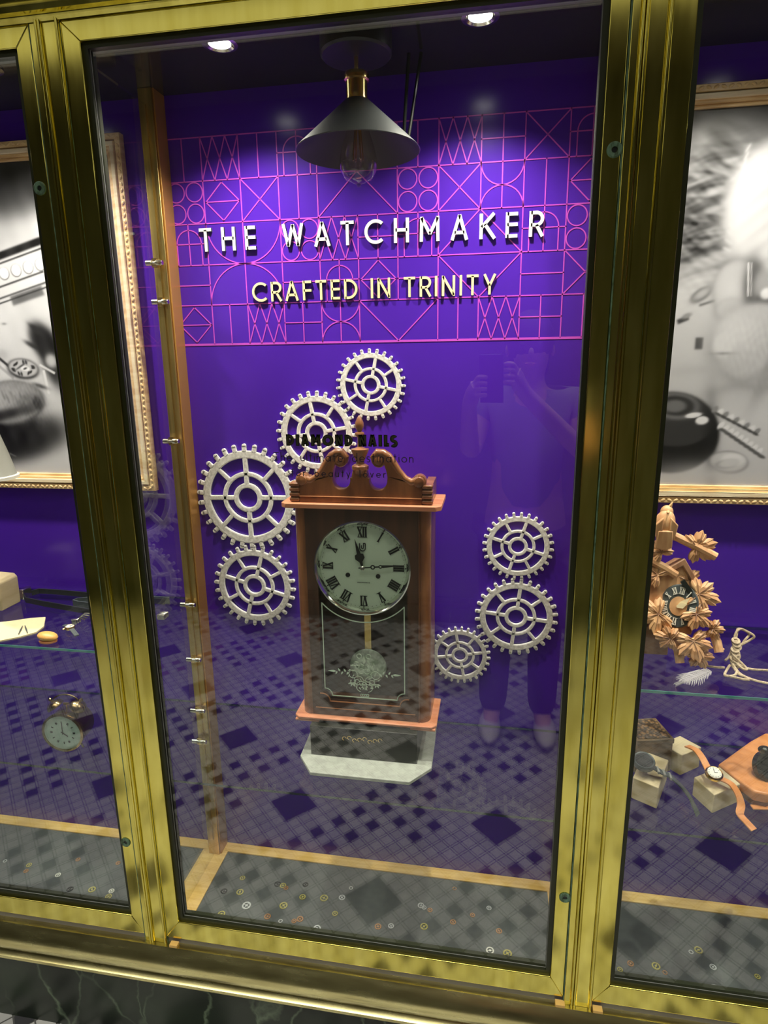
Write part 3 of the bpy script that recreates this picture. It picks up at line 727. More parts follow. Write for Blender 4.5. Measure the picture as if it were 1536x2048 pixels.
# dial
dl = MB().lathe([(R-.001, 0), (R-.001, .002), (.0001, .002)], Matrix.Translation((XC, yf+.016, zc)) @ Matrix.Rotation(PI/2, 4, 'X'), 64).build('dial', 'silver_dial', ck)
MB().lathe([(R+.0015, -.006), (R+.0025, .003), (R+.001, .008), (R-.0015, .009), (R-.0085, .0000), (R-.0090, -.006)], Matrix.Translation((XC, yf+.008, zc)) @ Matrix.Rotation(PI/2, 4, 'X'), 72, cap=False).build('bezel', 'bezel', dl)
b = MB(); yd = yf+.0125; ye = yf+.0140
ROM = ['XII', 'I', 'II', 'III', 'IIII', 'V', 'VI', 'VII', 'VIII', 'IX', 'X', 'XI']
def roman(b, s_, ang, r, h, T0, thick=.0028, y0=yd, y1=ye):
    wds = {'I': .0042*h/.018, 'V': .0085*h/.018, 'X': .0085*h/.018}
    tot = sum(wds[c] for c in s_); x = -tot/2
    T = T0 @ Matrix.Rotation(math.radians(ang), 4, 'Y')
    for c in s_:
        w_ = wds[c]
        def L(p, q, t): b.stroke(p, q, t, y0, y1, T)
        if c == 'I': L((x+w_/2, r-h/2), (x+w_/2, r+h/2), thick)
        elif c == 'V': L((x+.001, r+h/2), (x+w_/2, r-h/2), thick); L((x+w_-.001, r+h/2), (x+w_/2, r-h/2), thick*.5)
        else: L((x+.001, r+h/2), (x+w_-.001, r-h/2), thick); L((x+w_-.001, r+h/2), (x+.001, r-h/2), thick*.5)
        x += w_
    t_ = thick*.3
    b.stroke((-tot/2, r+h/2), (tot/2, r+h/2), t_, y0, y1, T); b.stroke((-tot/2, r-h/2), (tot/2, r-h/2), t_, y0, y1, T)
for k, s_ in enumerate(ROM): roman(b, s_, k*30, .0735, .021, Matrix.Translation((XC, 0, zc)), .0032)
for k in range(60):
    T = Matrix.Translation((XC, 0, zc)) @ Matrix.Rotation(math.radians(k*6), 4, 'Y')
    b.stroke((0, .0858), (0, .0865 if k % 5 else .0880), .0012 if k % 5 else .0022, yd, ye, T)
# maker's mark: interlocked U and J, small line of text
def RNG(cx, cz, r, a0, a1, w_): b.ring(r-w_/2, r+w_/2, yd, ye, Matrix.Translation((XC+cx, 0, zc+cz)), 14, math.radians(a0), math.radians(a1))
b.stroke((XC-.0058, zc+.050), (XC-.0058, zc+.040), .002, yd, ye); RNG(0, .040, .0058, 180, 360, .002); b.stroke((XC+.0058, zc+.050), (XC+.0058, zc+.040), .002, yd, ye)
b.stroke((XC+.0012, zc+.050), (XC+.0058, zc+.050), .0018, yd, ye); RNG(.0, .041, .0020, 180, 360, .0016); b.stroke((XC+.002, zc+.050), (XC+.002, zc+.041), .0016, yd, ye); b.stroke((XC-.002, zc+.046), (XC-.002, zc+.041), .0016, yd, ye)
for k in range(9): b.stroke((XC-.012+k*.003, zc-.0335), (XC-.0105+k*.003, zc-.0335), .0014, yd, ye)
for sx in (-1, 1): b.ring(0.0002, .0048, yd, ye, Matrix.Translation((XC+sx*.0315-.0005, 0, zc-.0185)), 20)
b.build('numerals', 'ink', dl)
b = MB(); T = Matrix.Translation((XC, 0, zc)) @ Matrix.Rotation(math.radians(-14), 4, 'Y'); y0, y1 = yf+.0085, yf+.0095
b.prism([(-.0016, -.006), (-.003, .012), (-.010, .020), (-.009, .028), (-.004, .030), (-.003, .040), (0, .062), (.003, .040), (.004, .030), (.009, .028), (.010, .020), (.003, .012), (.0016, -.006)], y0, y1, 'y', T)
b.build('hour_hand', 'ink', dl)
b = MB(); T = Matrix.Translation((XC, 0, zc)) @ Matrix.Rotation(math.radians(84), 4, 'Y'); y0, y1 = yf+.0068, yf+.0078
b.stroke((0, -.008), (0, .018), .0026, y0, y1, T); b.ring(.0025, .0050, y0, y1, T @ Matrix.Translation((0, 0, .0215)), 16); b.stroke((0, .026), (0, .034), .003, y0, y1, T)
b.ring(.002, .0040, y0, y1, T @ Matrix.Translation((0, 0, .0375)), 16); b.prism([(-.003, .041), (0, .086), (.003, .041)], y0, y1, 'y', T)
b.build('minute_hand', 'ink', dl)
MB().lathe([(.005, 0), (.005, .002), (.003, .004), (.0001, .004)], Matrix.Translation((XC, yf+.0068, zc)) @ Matrix.Rotation(PI/2, 4, 'X'), 20).build('hand_boss', 'bezel', dl)
# pendulum
pd = MB().box(XC-.007, XC+.007, YC+.062, YC+.064, -.61, -.47).build('pendulum_rod', 'gold', ck)
MB().lathe([(.0001, .006), (.024, .005), (.039, .0015), (.0405, 0), (.039, -.002), (.0001, -.002)], Matrix.Translation((XC, YC+.060, -.645)) @ Matrix.Rotation(PI/2, 4, 'X'), 40).build('pendulum_bob', 'bob', pd)
# crown: base block, fluted corners, scroll pediment, finial
yp = YC+.022
cr_ = MB().box(XC-.122, XC+.122, YC+.012, YC+.030, ZT, ZT+.012).build('crown_rail', 'walnut', ck, bevel=.0015)
MB().box(XC-.122, XC+.122, YC+.0105, YC+.013, ZT+.0118, ZT+.0132).build('bead_line', 'orange_accent', cr_)
for sx in (-1, 1):
    b = MB(); xa, xb = sorted((XC+sx*.122, XC+sx*.143))
    for k in range(4):
        za = ZT+.0005+k*.0100
        prof = [(xa, YC+.012), (xb-.006 if sx > 0 else xa, YC+.010), (xb, YC+.016) if sx > 0 else (xb, YC+.012), (xb, YC+.03), (xa, YC+.03)]
        b.box(xa, xb, YC+.010, YC+.034, za+.0015, za+.0088)
    b.build('corner_block', 'walnut', ck, bevel=.0028, seg=3)
    MB().box(xa+.002, xb-.002, YC+.014, YC+.112, ZT, ZT+.038).build('crown_side', 'walnut', ck, bevel=.001)
def ped_outline(sx=1):
    # right half from the centre line outwards
    p = [(.014, .064), (.0165, .050)]
    p += arc(.0365, .045, .0175, 165, 360, 16)           # U cut-out
    p += [(.0545, .052), (.052, .066)]
    p += arc(.038, .084, .0135, -40, -200, 12)             # inner volute underside, curling to the centre
    p += arc(.040, .086, .0155, 165, 55, 10)
    p += [(.056, .094), (.066, .082), (.076, .066), (.087, .053), (.097, .044), (.104, .042)]
    p += arc(.1165, .0445, .0135, 190, -25, 14)
    p += [(.124, .030), (.124, .0)]
    return p
h = ped_outline(); loop = h + [(-x, z) for x, z in reversed(h)]
me = shape(loop, [], .020, .0022)
me.transform(Matrix.Translation((XC, YC+.024, ZT+.0005))); me.transform(Matrix.Translation(-origin(ck)))
ped = mk('pediment', me, 'walnut', ck)
for sx in (-1, 1):
    # raised swan-neck moulding along the top
    pts = [(.030, .080), (.028, .090), (.036, .100), (.046, .099), (.056, .093), (.066, .080), (.076, .064), (.088, .050), (.100, .043), (.110, .046), (.118, .052)]
    rr = [.006, .008, .0085, .0085, .008, .0075, .007, .007, .008, .009, .009]
    MB().tube([(XC+sx*x, YC+.020, ZT+z) for x, z in pts], rr, 12).build('scroll_moulding', 'walnut', ped)
    MB().lathe([(.0001, .026), (.009, .024), (.0125, .018), (.013, 0)], Matrix.Translation((XC+sx*.1165, YC+.034, ZT+.0445)) @ Matrix.Rotation(PI/2, 4, 'X'), 24).build('volute', 'walnut', ped)
    MB().lathe([(.0001, .024), (.008, .022), (.0125, .016), (.0135, 0)], Matrix.Translation((XC+sx*.038, YC+.034, ZT+.085)) @ Matrix.Rotation(PI/2, 4, 'X'), 24).build('volute', 'walnut', ped)
T = Matrix.Translation((XC, YC+.024, ZT+.064))
MB().lathe([(.013, -.006), (.014, .000), (.0165, .003), (.0165, .009), (.012, .012), (.008, .014), (.008, .018), (.010, .022), (.0175, .040), (.0175, .042), (.012, .043),
            (.005, .046), (.0042, .056), (.0042, .064), (.008, .068), (.0095, .071), (.0085, .074), (.004, .076), (.006, .079), (.0088, .086), (.0082, .093), (.004, .102), (.0012, .106), (.0001, .107)], T, 32).build('finial', 'walnut', ck)
# plinth and slab under the clock
o = MB().box(XC-.115, XC+.115, 1.142, 1.262, -.824, ZB-.0002).build('clock_plinth', 'plinth', bevel=.001); tag(o, 'low glossy dark plinth block directly under the tall clock', 'plinth')
o2 = MB()
for k in range(8):
    o2.ring(.0035, .0048, 1.1412, 1.1419, Matrix.Translation((XC-.040+k*.011, 0, -.778+.003*math.sin(k*2.1))), 14, 0, 4.5)
o2.build('gilt_scrollwork', 'gold', o)
hx = [(-.389, 1.135), (-.352, 1.083), (-.146, 1.083), (-.106, 1.135), (-.109, 1.285), (-.395, 1.285)]
sl = MB().prism(hx, -.8315, -.8242, 'z').build('display_slab', 'slab', bevel=.001); tag(sl, 'pale grey slab with clipped front corners on the middle glass shelf', 'slab')

# ------------------------------------------------------------------ framed photographs
def soft(x, k): return 1/(1+np.exp(-np.clip(x/k, -40, 40)))
def paint(X, Z, ops, bg):
    G = np.full(X.shape, bg, float)
    for op in ops:
        k = op[0]
        if k == 'e':      # soft ellipse in picture metres: cx, cz, rx, rz, angle, value, softness
            _, cx, cz, rx, rz, an, v, s = op; c, d = math.cos(an), math.sin(an)
            u = (X-cx)*c+(Z-cz)*d; t = -(X-cx)*d+(Z-cz)*c
            q = np.sqrt((u/rx)**2+(t/rz)**2); a = soft((1-q)*min(rx, rz), s)
        elif k == 'b':    # soft box
            _, cx, cz, hx_, hz, an, v, s = op; c, d = math.cos(an), math.sin(an)
            u = (X-cx)*c+(Z-cz)*d; t = -(X-cx)*d+(Z-cz)*c
            a = soft(hx_-np.abs(u), s)*soft(hz-np.abs(t), s)
        elif k == 'n':    # mottling inside a box
            _, cx, cz, hx_, hz, fx, fz, v, s = op
            q = np.sin(X*fx+2*np.sin(Z*fz*.37))*np.sin(Z*fz+1.7*np.sin(X*fx*.53))+.5*np.sin(X*fx*2.3+Z*fz*.9)
            a = soft(hx_-np.abs(X-cx), s)*soft(hz-np.abs(Z-cz), s)
            G = G+a*v*q; continue
        G = G*(1-a)+v*a
    return np.clip(G, .01, .92)
def photo(name, x0, x1, z0, z1, label, ops, bg, nx=280, nz=340):
    e = thing(name, label, 'picture', ((x0+x1)/2, W, z0), 'oak framed photographs')
    fwid = .036
    # moulding: four mitred lengths; outer carved band, pale slip
    def side(pts, nm):
        b = MB(); b.prism(pts, W-.020, W-.001, 'y'); return b
    a, c, d, f = x0, x1, z0, z1
    fr = MB()
    def loopf(i0, i1, y, mi):
        fr.mi = mi
        for P in ([(a+i0, d+i0), (c-i0, d+i0), (c-i1, d+i1), (a+i1, d+i1)], [(c-i0, d+i0), (c-i0, f-i0), (c-i1, f-i1), (c-i1, d+i1)],
                  [(c-i0, f-i0), (a+i0, f-i0), (a+i1, f-i1), (c-i1, f-i1)], [(a+i0, f-i0), (a+i0, d+i0), (a+i1, d+i1), (a+i1, f-i1)]):
            fr.prism(P, y, W-.001, 'y')
    loopf(0, .012, W-.018, 0); loopf(.012, .015, W-.013, 0); loopf(.015, .024, W-.020, 2); loopf(.024, .030, W-.016, 0); loopf(.030, .036, W-.011, 0)
    fr.build('frame', ['pine2', 'pine', 'pale_oak_slip'], e, bevel=.0012)
    cv = MB()    # carved leaf beading on the outer band
    def beads(p, q):
        n_ = int((Vector(q)-Vector(p)).length/.012)
        for i in range(n_):
            t = (i+.5)/n_; x = p[0]+(q[0]-p[0])*t; z = p[1]+(q[1]-p[1])*t
            an = math.atan2(q[1]-p[1], q[0]-p[0])
            cv.ball((x, W-.0185, z), .0040, (1.2, .35, .7), Matrix.Rotation(-an-(.5 if i % 2 else -.5), 4, 'Y'), 8)
    beads((a+.006, d+.006), (c-.006, d+.006)); beads((c-.006, d+.006), (c-.006, f-.006)); beads((a+.006, f-.006), (c-.006, f-.006))
    cv.build('carved_band', 'pine2', e)
    xi, xj, zi, zj = x0+.034, x1-.034, z0+.034, z1-.034
    me = bpy.data.meshes.new('print'); X, Z = np.meshgrid(np.linspace(xi, xj, nx), np.linspace(zi, zj, nz))
    G = paint(X, Z, ops, bg)**1.2*.74
    V = np.stack([X, np.full(X.shape, W-.006), Z], -1).reshape(-1, 3)-np.array(e.location)
    idx = np.arange(nx*nz).reshape(nz, nx)
    F = np.stack([idx[:-1, :-1], idx[:-1, 1:], idx[1:, 1:], idx[1:, :-1]], -1).reshape(-1, 4)
    me.from_pydata(V.tolist(), [], F.tolist()); me.update()
    ca = me.color_attributes.new('print', 'FLOAT_COLOR', 'POINT')
    g = G.reshape(-1); L_ = np.stack([g*.97, g*.97, g*1.03, np.ones_like(g)], -1).reshape(-1); ca.data.foreach_set('color', L_.astype(np.float32))
    m = mat('photo_print', (1, 1, 1), .35); n_, l_, b_ = nodes(m); at_ = n_.new('ShaderNodeVertexColor'); at_.layer_name = 'print'; l_.new(at_.outputs[0], b_.inputs['Base Color'])
    mk('photo_print', me, m, e, smooth=0)
    return e
def q(px, py): p = at(px, py, W); return p.x, p.z
def loc(px, py): x, z = q(px, py); a = q(px+8, py); c = q(px, py+8); return x, z, abs(a[0]-x)/8, abs(c[1]-z)/8
def pe(px, py, rx, ry, an, v, s=.006): x, z, k, l = loc(px, py); return ('e', x, z, rx*k, ry*l, an, v, s*.45)
def pb(px, py, rx, ry, an, v, s=.003): x, z, k, l = loc(px, py); return ('b', x, z, rx*k, ry*l, an, v, s*.45)
def pn(px, py, rx, ry, fx, fz, v, s=.01): x, z, k, l = loc(px, py); return ('n', x, z, rx*k, ry*l, fx, fz, v, s)
left_ops = [pn(60, 470, 200, 130, 40, 55, .05, .03), pb(60, 340, 420, 58, .05, .03, .035), pe(60, 400, 60, 40, .1, .02, .03), pe(10, 420, 70, 30, 0, .10, .03), pe(208, 345, 26, 50, .1, .03, .03), pe(212, 430, 20, 50, 0, .30, .03), pe(90, 470, 60, 30, .2, .82, .03), pe(20, 470, 60, 24, 0, .55, .03),
            pe(225, 560, 24, 22, 0, .16, .02), pe(236, 590, 20, 12, 0, .08, .012),
            pb(20, 552, 76, 40, .25, .76, .002), pb(16, 508, 78, 8, .25, .02, .002), pb(20, 522, 76, 2, .25, .10, .001), pb(20, 569, 76, 2, .25, .10, .001), pb(26, 590, 80, 2, .25, .15, .001), pb(58, 592, 34, 10, .25, .20, .003), pb(20, 602, 100, 1.6, .25, .08, .001),
            *[pe(12+k*24, 548-k*6, 10.5, 13, .2, .12, .001) for k in range(4)], *[pe(12+k*24, 547-k*6, 9.5, 12, .2, .88, .001) for k in range(4)],
            pe(12, 648, 4, 2, 0, .3, .002), pe(88, 682, 24, 42, .45, .03, .008), pe(112, 720, 26, 60, .2, .04, .01), pe(76, 660, 5, 20, .9, .05, .003), pe(66, 690, 14, 5, -.5, .05, .003), pe(238, 645, 24, 40, 0, .30, .03), pe(240, 690, 26, 55, 0, .07, .02), pe(246, 740, 20, 40, 0, .16, .02), pe(252, 800, 18, 40, 0, .08, .02), pe(262, 860, 14, 30, 0, .35, .02),
            pe(4, 712, 16, 12, .2, .55, .006), pb(16, 728, 20, 3, -.7, .04, .001), pb(14, 742, 20, 3, -.7, .5, .001), pe(50, 738, 32, 21, -.1, .02, .003), pe(50, 736, 28, 17, -.1, .60, .002), *[pe(50+20*math.cos(k), 736+12*math.sin(k), 4, 2.4, k, .05, .001) for k in range(12)], pe(54, 737, 9, 5, -.1, .9, .001), pe(54, 737, 4, 2, .3, .05, .001), pe(46, 732, 14, 2, .5, .15, .001),
            pb(98, 738, 16, 2.2, -.5, .8, .001), pb(96, 764, 2.4, 24, .1, .82, .001), pe(84, 772, 14, 4, -.3, .08, .003), pe(106, 722, 10, 12, .2, .6, .006),
            pe(40, 880, 110, 44, .22, .025, .016), pe(5, 850, 60, 40, .2, .02, .02), pe(24, 806, 70, 44, .12, .10, .004), pe(22, 804, 67, 41, .12, .34, .004), pe(0, 796, 60, 22, .15, .48, .012), pe(62, 808, 24, 20, .3, .22, .008), pe(78, 806, 9, 13, .2, .12, .003), *[pb(10+k*9, 790+(k*7) % 12, 1.6, 10, .3, .28, .003) for k in range(6)],
            pn(40, 800, 60, 40, 300, 260, .03, .01), pe(10, 830, 60, 10, .2, .05, .006), pb(20, 905, 16, 1.2, -.4, .2, .001), pn(60, 600, 200, 300, 60, 45, .02, .02)]
photo('picture_frame', -1.36, -.766, -.287, .459, 'oak framed black and white photo of a watch held at a workbench, left bay', left_ops, .72)
right_ops = [pb(1450, 250, 220, 130, 0, .16, .03), pe(1410, 235, 18, 30, 0, .24, .012), pe(1428, 300, 22, 95, 0, .05, .02), pe(1390, 290, 22, 30, 0, .34, .01), pe(1385, 340, 16, 12, 0, .85, .006), pe(1462, 323, 24, 6, .35, .55, .004),
             pb(1430, 450, 100, 130, 0, .15, .03), pn(1420, 430, 90, 130, 60, 210, .13, .02), pn(1425, 440, 80, 120, 150, 420, .07, .02),
             *[pe(1385+(k*37) % 75, 370+k*17, 20-k % 3*5, 3+k % 2*4, .3, .50-.03*(k % 4), .004) for k in range(10)], *[pe(1380+(k*53) % 90, 380+k*19, 30, 4, .3, .05, .006) for k in range(8)],
             pe(1430, 520, 90, 12, .3, .42, .006), pe(1450, 542, 90, 10, .3, .10, .006), pb(1440, 690, 220, 125, 0, .55, .02), pe(1400, 560, 60, 12, .3, .52, .008), pn(1440, 540, 90, 40, 120, 300, .06, .02),
             pe(1400, 590, 24, 12, .6, .16, .003), pe(1402, 588, 17, 7, .6, .45, .003), pb(1420, 604, 24, 2.4, .3, .14, .002), pb(1396, 687, 8, 12, 0, .09, .002), pb(1364, 640, 12, 5, .4, .05, .002), pe(1372, 632, 10, 5, .4, .3, .002),
             pe(1575, 425, 134, 150, .25, .45, .012), pe(1582, 425, 128, 146, .25, .66, .012), *[pb(1452+k*3.2, 500-k*15.5, 9, 1.4, -.5-.12*k, .62, .003) for k in range(14)], *[pe(1500+(k*29) % 60, 330+k*18, 26, 2.4, .7, .56, .006) for k in range(12)],
             pe(1478, 584, 54, 66, .2, .22, .010), pe(1474, 582, 48, 60, .2, .52, .005), pe(1462, 600, 22, 34, .2, .60, .012), pe(1505, 575, 21, 56, .1, .10, .008), pb(1494, 560, 1.6, 34, .1, .70, .001), pb(1500, 560, 1.2, 34, .1, .5, .001), pe(1527, 570, 22, 32, 0, .40, .008), pe(1532, 604, 36, 13, 0, .03, .006), pe(1530, 588, 11, 11, 0, .78, .003),
             pe(1456, 622, 27, 22, .2, .30, .006), pe(1456, 618, 25, 20, .2, .54, .004), pe(1518, 694, 106, 84, -.4, .30, .016), pe(1520, 690, 99, 78, -.4, .50, .006), pe(1470, 665, 40, 34, -.3, .60, .02), pe(1446, 690, 22, 24, 0, .62, .004), pe(1444, 707, 12, 2, 0, .25, .003),
             *[pe(1530+k*5, 735-k*2, 4, 30, -.3, .34, .006) for k in range(5)], pn(1520, 700, 70, 60, 260, 220, .03, .02), pe(1490, 762, 60, 8, .35, .38, .010),
             pe(1385, 740, 60, 8, .1, .48, .01), pe(1340, 868, 97, 78, -.15, .008, .003), pe(1345, 838, 82, 54, -.15, .055, .003), pe(1350, 812, 46, 26, -.1, .22, .004), pe(1350, 811, 38, 20, -.1, .04, .003), pe(1348, 812, 22, 12, 0, .20, .003), pe(1420, 880, 10, 60, .1, .02, .01),
             pe(1385, 830, 16, 5, .15, .8, .001), pe(1402, 841, 14, 9, .1, .25, .001), pe(1402, 840, 12, 7.5, .1, .8, .001),
             *[pe(1428+k*10.5, 818+k*5.5, 8, 4.5, .9, .75 if k % 2 else .3, .001) for k in range(9)], *[pe(1434+k*10.5, 828+k*5.5, 8, 3, -.5, .10, .001) for k in range(8)],
             *[pe(1440+k*9.5, 850+k*6.5, 9, 4.5, .9, .78, .001) for k in range(9)], *[pe(1444+k*9.5, 860+k*6.5, 9, 3.5, -.4, .14, .001) for k in range(9)],
             pe(1455, 924, 40, 23, -.1, .26, .002), pe(1455, 922, 36, 19, -.1, .60, .002), pe(1464, 918, 24, 12, -.1, .80, .003), pe(1448, 928, 22, 8, .2, .30, .003), pe(1456, 925, 20, 8, .2, .66, .002), pe(1420, 948, 60, 12, 0, .62, .02)]
photo('picture_frame', .27, .90, -.287, .459, 'oak framed black and white photo of white haired person repairing, right bay', right_ops, .62)

# ------------------------------------------------------------------ left bay: things on the shelves
def ribbon(b, pts, w_, t_, vert=True):      # strap: polyline with width w_ (upright if vert) and thickness t_
    pts = [Vector(p) for p in pts]
    rings = []
    for i, p in enumerate(pts):
        t = (pts[min(i+1, len(pts)-1)]-pts[max(i-1, 0)]).normalized()
        up = Vector((0, 0, 1)) if vert else None
        if vert: side = t.cross(up).normalized(); wv, tv = up, side
        else: side = t.cross(Vector((0, 0, 1))); side = side.normalized() if side.length > 1e-4 else Vector((1, 0, 0)); wv, tv = side, side.cross(t)
        rings.append([b.bm.verts.new(p+wv*w_/2*s1+tv*t_/2*s2) for s1, s2 in ((-1, -1), (1, -1), (1, 1), (-1, 1))])
    for A, B in zip(rings, rings[1:]):
        for k in range(4): b._f([A[k], A[(k+1) % 4], B[(k+1) % 4], B[k]])
    b._f(rings[0]); b._f(rings[-1][::-1])
    return b
Z1 = -.552; Z2 = -.832
e = thing('dark_strap', 'long black leather strap looped on edge, at the back of the upper left shelf', 'strap', (-.98, 1.27, Z1), 'dark straps')
ps = [(-1.108, 1.255, 0), (-1.113, 1.275, 0), (-1.10, 1.296, 0)] + [(-1.10+.05*i, 1.300-.004*i, 0) for i in range(1, 8)]
ribbon(MB(), [(x, y, Z1+.0065) for x, y, z in ps], .013, .003).build('strap_band', 'black_leather', e)
ps = [(-1.108, 1.255), (-1.09, 1.238), (-1.03, 1.222), (-.95, 1.205), (-.88, 1.190), (-.82, 1.18), (-.76, 1.18)]
ribbon(MB(), [(x, y, Z1+.0065) for x, y in ps], .013, .003).build('strap_band', 'black_leather', e)
MB().box(-1.118, -1.106, 1.250, 1.280, Z1, Z1+.026).build('buckle', 'chrome', e, bevel=.002)
e = thing('dark_strap', 'second black leather strap curling towards the brass mullion, upper left shelf', 'strap', (-.86, 1.25, Z1), 'dark straps')
ps = [(-.74, 1.276), (-.80, 1.276), (-.87, 1.268), (-.92, 1.256), (-.955, 1.242), (-.958, 1.230), (-.94, 1.2235), (-.90, 1.219), (-.86, 1.216), (-.80, 1.214)]
ribbon(MB(), [(x, y, Z1+.0085) for x, y in ps], .017, .0028).build('strap_band', 'grey_leather', e)
p = at(3, 1196, 1.19)
e = thing('wooden_stand', 'pale worn wooden block at the far left edge of the upper left shelf', 'block', (p.x-.02, 1.21, Z1))
MB().prism([(-.030, 0), (.026, 0), (.028, .066), (.020, .074), (-.030, .076)], -.03, .03, 'y', Matrix.Translation(e.location)).build('block_body', 'block', e, bevel=.003)
MB().lathe([(.003, 0), (.003, .002), (.0001, .002)], Matrix.Translation((p.x-.006, 1.18, Z1+.055)) @ Matrix.Rotation(PI/2, 4, 'X'), 12).build('peg_hole', 'orange_accent', e)
def slabpx(pts, z, t_, name, m, bev=.001):
    P = [atz(a, c, z+t_) for a, c in pts]
    return MB().prism([(v.x, v.y) for v in P], z, z+t_, 'z').build(name, m, bevel=bev)
o = slabpx([(-40, 1252), (-20, 1246), (20, 1242), (60, 1236), (91, 1234), (89, 1244), (88, 1252), (72, 1264), (40, 1273), (0, 1281), (-40, 1288)], Z1, .003, 'paper_card', 'cream', 0)
tag(o, 'cream card lying on the upper left glass shelf', 'card')
for (ax, ay, bx, by, t) in ((45, 1252, 37, 1268, 'left'), (50, 1251, 55, 1266, 'right')):
    a, c = atz(ax, ay, Z1+.005), atz(bx, by, Z1+.005)
    o = MB().tube([a, (a+c)/2, c], [.0008, .0016, .0008], 8).build('steel_pin', 'grey_leather'); tag(o, f'short dark steel pin on the cream card, {t} one of two', 'pin', 'pins on the cream card')
pts = []
cc = atz(96, 1278, Z1+.006)
e = thing('case_back', 'orange yellow oval shell lying near the front of the upper left shelf', 'shell', (cc.x, cc.y, Z1))
MB().ball((0, 0, .012), .018, (1.2, .8, .5), Matrix.Rotation(.12, 4, 'Y')).build('shell_body', 'yellow_wood', e, local=True)
MB().lathe([(.0165, .0005), (.0172, .003), (.0155, .005), (.0001, .005)], Matrix.Diagonal((1.1, .8, 1, 1)), 28).build('shell_rim', 'tan', e, local=True)
def watch(name, label, c, yaw, strap_m, case_m, dial_m, L1, L2, droop1, droop2, r=.0125, w_=.012, group=None):
    """wristwatch lying dial up, strap halves running off along local +-x and drooping"""
    e = thing(name, label, 'watch', c, group, (0, 0, yaw))
    MB().lathe([(r*.9, 0), (r, .0015), (r, .005), (r*.88, .0068), (r*.80, .0060), (.0001, .0060)], None, 32).build('watch_case', case_m, e, local=True)
    MB().lathe([(r*.80, .0062), (r*.80, .0066), (.0001, .0066)], None, 28).build('watch_dial', dial_m, e, local=True)
    hb = MB(); hb.box(-.0006, .0006, 0, r*.6, .0068, .0073); hb.box(0, r*.42, -.0006, .0006, .0068, .0073)
    for k in range(12):
        T = Matrix.Rotation(k*PI/6, 4, 'Z'); hb.box(-.0004, .0004, r*.62, r*.75, .0067, .0070, T)
    hb.build('watch_hands', 'ink', e, local=True)
    MB().lathe([(.0022, 0), (.0022, .0035)], Matrix.Translation((0, -r-.0005, .0035)) @ Matrix.Rotation(PI/2, 4, 'X'), 12).build('crown', case_m, e, local=True)
    for sg, L_, dr_ in ((1, L1, droop1), (-1, L2, droop2)):
        if L_ <= 0: continue
        pts = [(sg*(r*.85+L_*t), 0, .003+dr_(t)) for t in [i/10 for i in range(11)]]
        b = MB(); ribbon(b, pts, w_, .0022, False); b.build('watch_strap', strap_m, e, local=True)
    return e
c = atz(140, 1256, Z1+.006)
watch('wristwatch', 'small gilt wristwatch with grey strap on the upper left glass shelf', (c.x, c.y, Z1+.004), -.62, 'grey_leather', 'gold', 'white_dial', .030, .026, lambda t: -.006*t, lambda t: -.005*t, r=.0105, w_=.009)
p = at(165, 1215, 1.16)
o = MB()
for k in range(4):
    o.tube([(p.x+.004*k-.008, 1.14+.002*k, Z1+.004+.004*k), (p.x+.004*k, 1.15, Z1+.010+.004*k), (p.x+.006*k+.006, 1.155, Z1+.004+.005*k)], .0016, 8)
tag(o.build('metal_spring', 'chrome'), 'coiled silver spring part beside the left brass mullion, upper left shelf', 'spring')
p = at(150, 1240, 1.14); o = MB()
for k in range(3): o.box(p.x-.006, p.x+.006, 1.135+.007*k, 1.139+.007*k, Z1, Z1+.012-.002*k)
tag(o.build('metal_clip', 'chrome', bevel=.001), 'small white metal clip above the gilt watch, upper left shelf', 'clip')
p = at(325, 1198, 1.20); o = MB()
for k in range(4): o.box(p.x-.010, p.x+.008, 1.185+.006*k, 1.188+.006*k, Z1, Z1+.012)
tag(o.build('watch_bracelet', 'chrome', bevel=.001), 'silver metal bracelet piece right of the left mullion, on the upper shelf', 'bracelet')
# hanging bell shade at the far left
p = at(8, 940, 1.17)
e = thing('bell_shade', 'grey metal bell shaped shade with rim painted as lit, cut by the left photo edge', 'shade', (p.x-.045, 1.17, p.z))
MB().lathe([(.030, .10), (.046, .04), (.058, -.012), (.0615, -.016), (.058, -.0165), (.043, .038), (.028, .098)], Matrix.Translation(e.location), 40, cap=False).build('shade_body', 'grey_metal', e)
MB().lathe([(.0575, -.012), (.0625, -.014), (.0625, -.020), (.0575, -.019)], Matrix.Translation(e.location), 40, cap=False).build('lit_rim', 'white_dial', e)  # pale colour paints the light caught by the rim
MB().lathe([(.004, .095), (.004, CEIL-p.z)], Matrix.Translation(e.location), 12).build('shade_stem', 'black_metal', e)
# twin bell alarm clock
p = at(124, 1464, 1.075)
AX, AZ = p.x, p.z; RA = .0425
e = thing('alarm_clock', 'small bronze twin bell alarm clock with mint dial on the lower left shelf', 'clock', (AX, 1.10, Z2), None, (0, 0, .12))
zc_ = AZ-Z2
TT = Matrix.Translation((0, 0, zc_)) @ Matrix.Rotation(PI/2, 4, 'X')
MB().lathe([(RA-.002, -.030), (RA, -.026), (RA, .022), (RA+.0035, .024), (RA+.0035, .029), (RA-.001, .031), (RA-.0015, .024)], TT, 48).build('clock_body', 'bronze', e, local=True)
MB().lathe([(RA-.0012, .0262), (RA-.0012, .0268), (.0001, .0268)], TT, 48).build('clock_dial', 'mint_dial', e, local=True)
b = MB()
for k in range(12):
    T = Matrix.Translation((0, 0, zc_)) @ Matrix.Rotation(math.radians(30*k), 4, 'Y'); b.stroke((0, .0225), (0, .0275), .0016, -.0278, -.0270, T)
    if k % 2: b.stroke((.0022, .0225), (.0022, .0275), .0010, -.0278, -.0270, T)
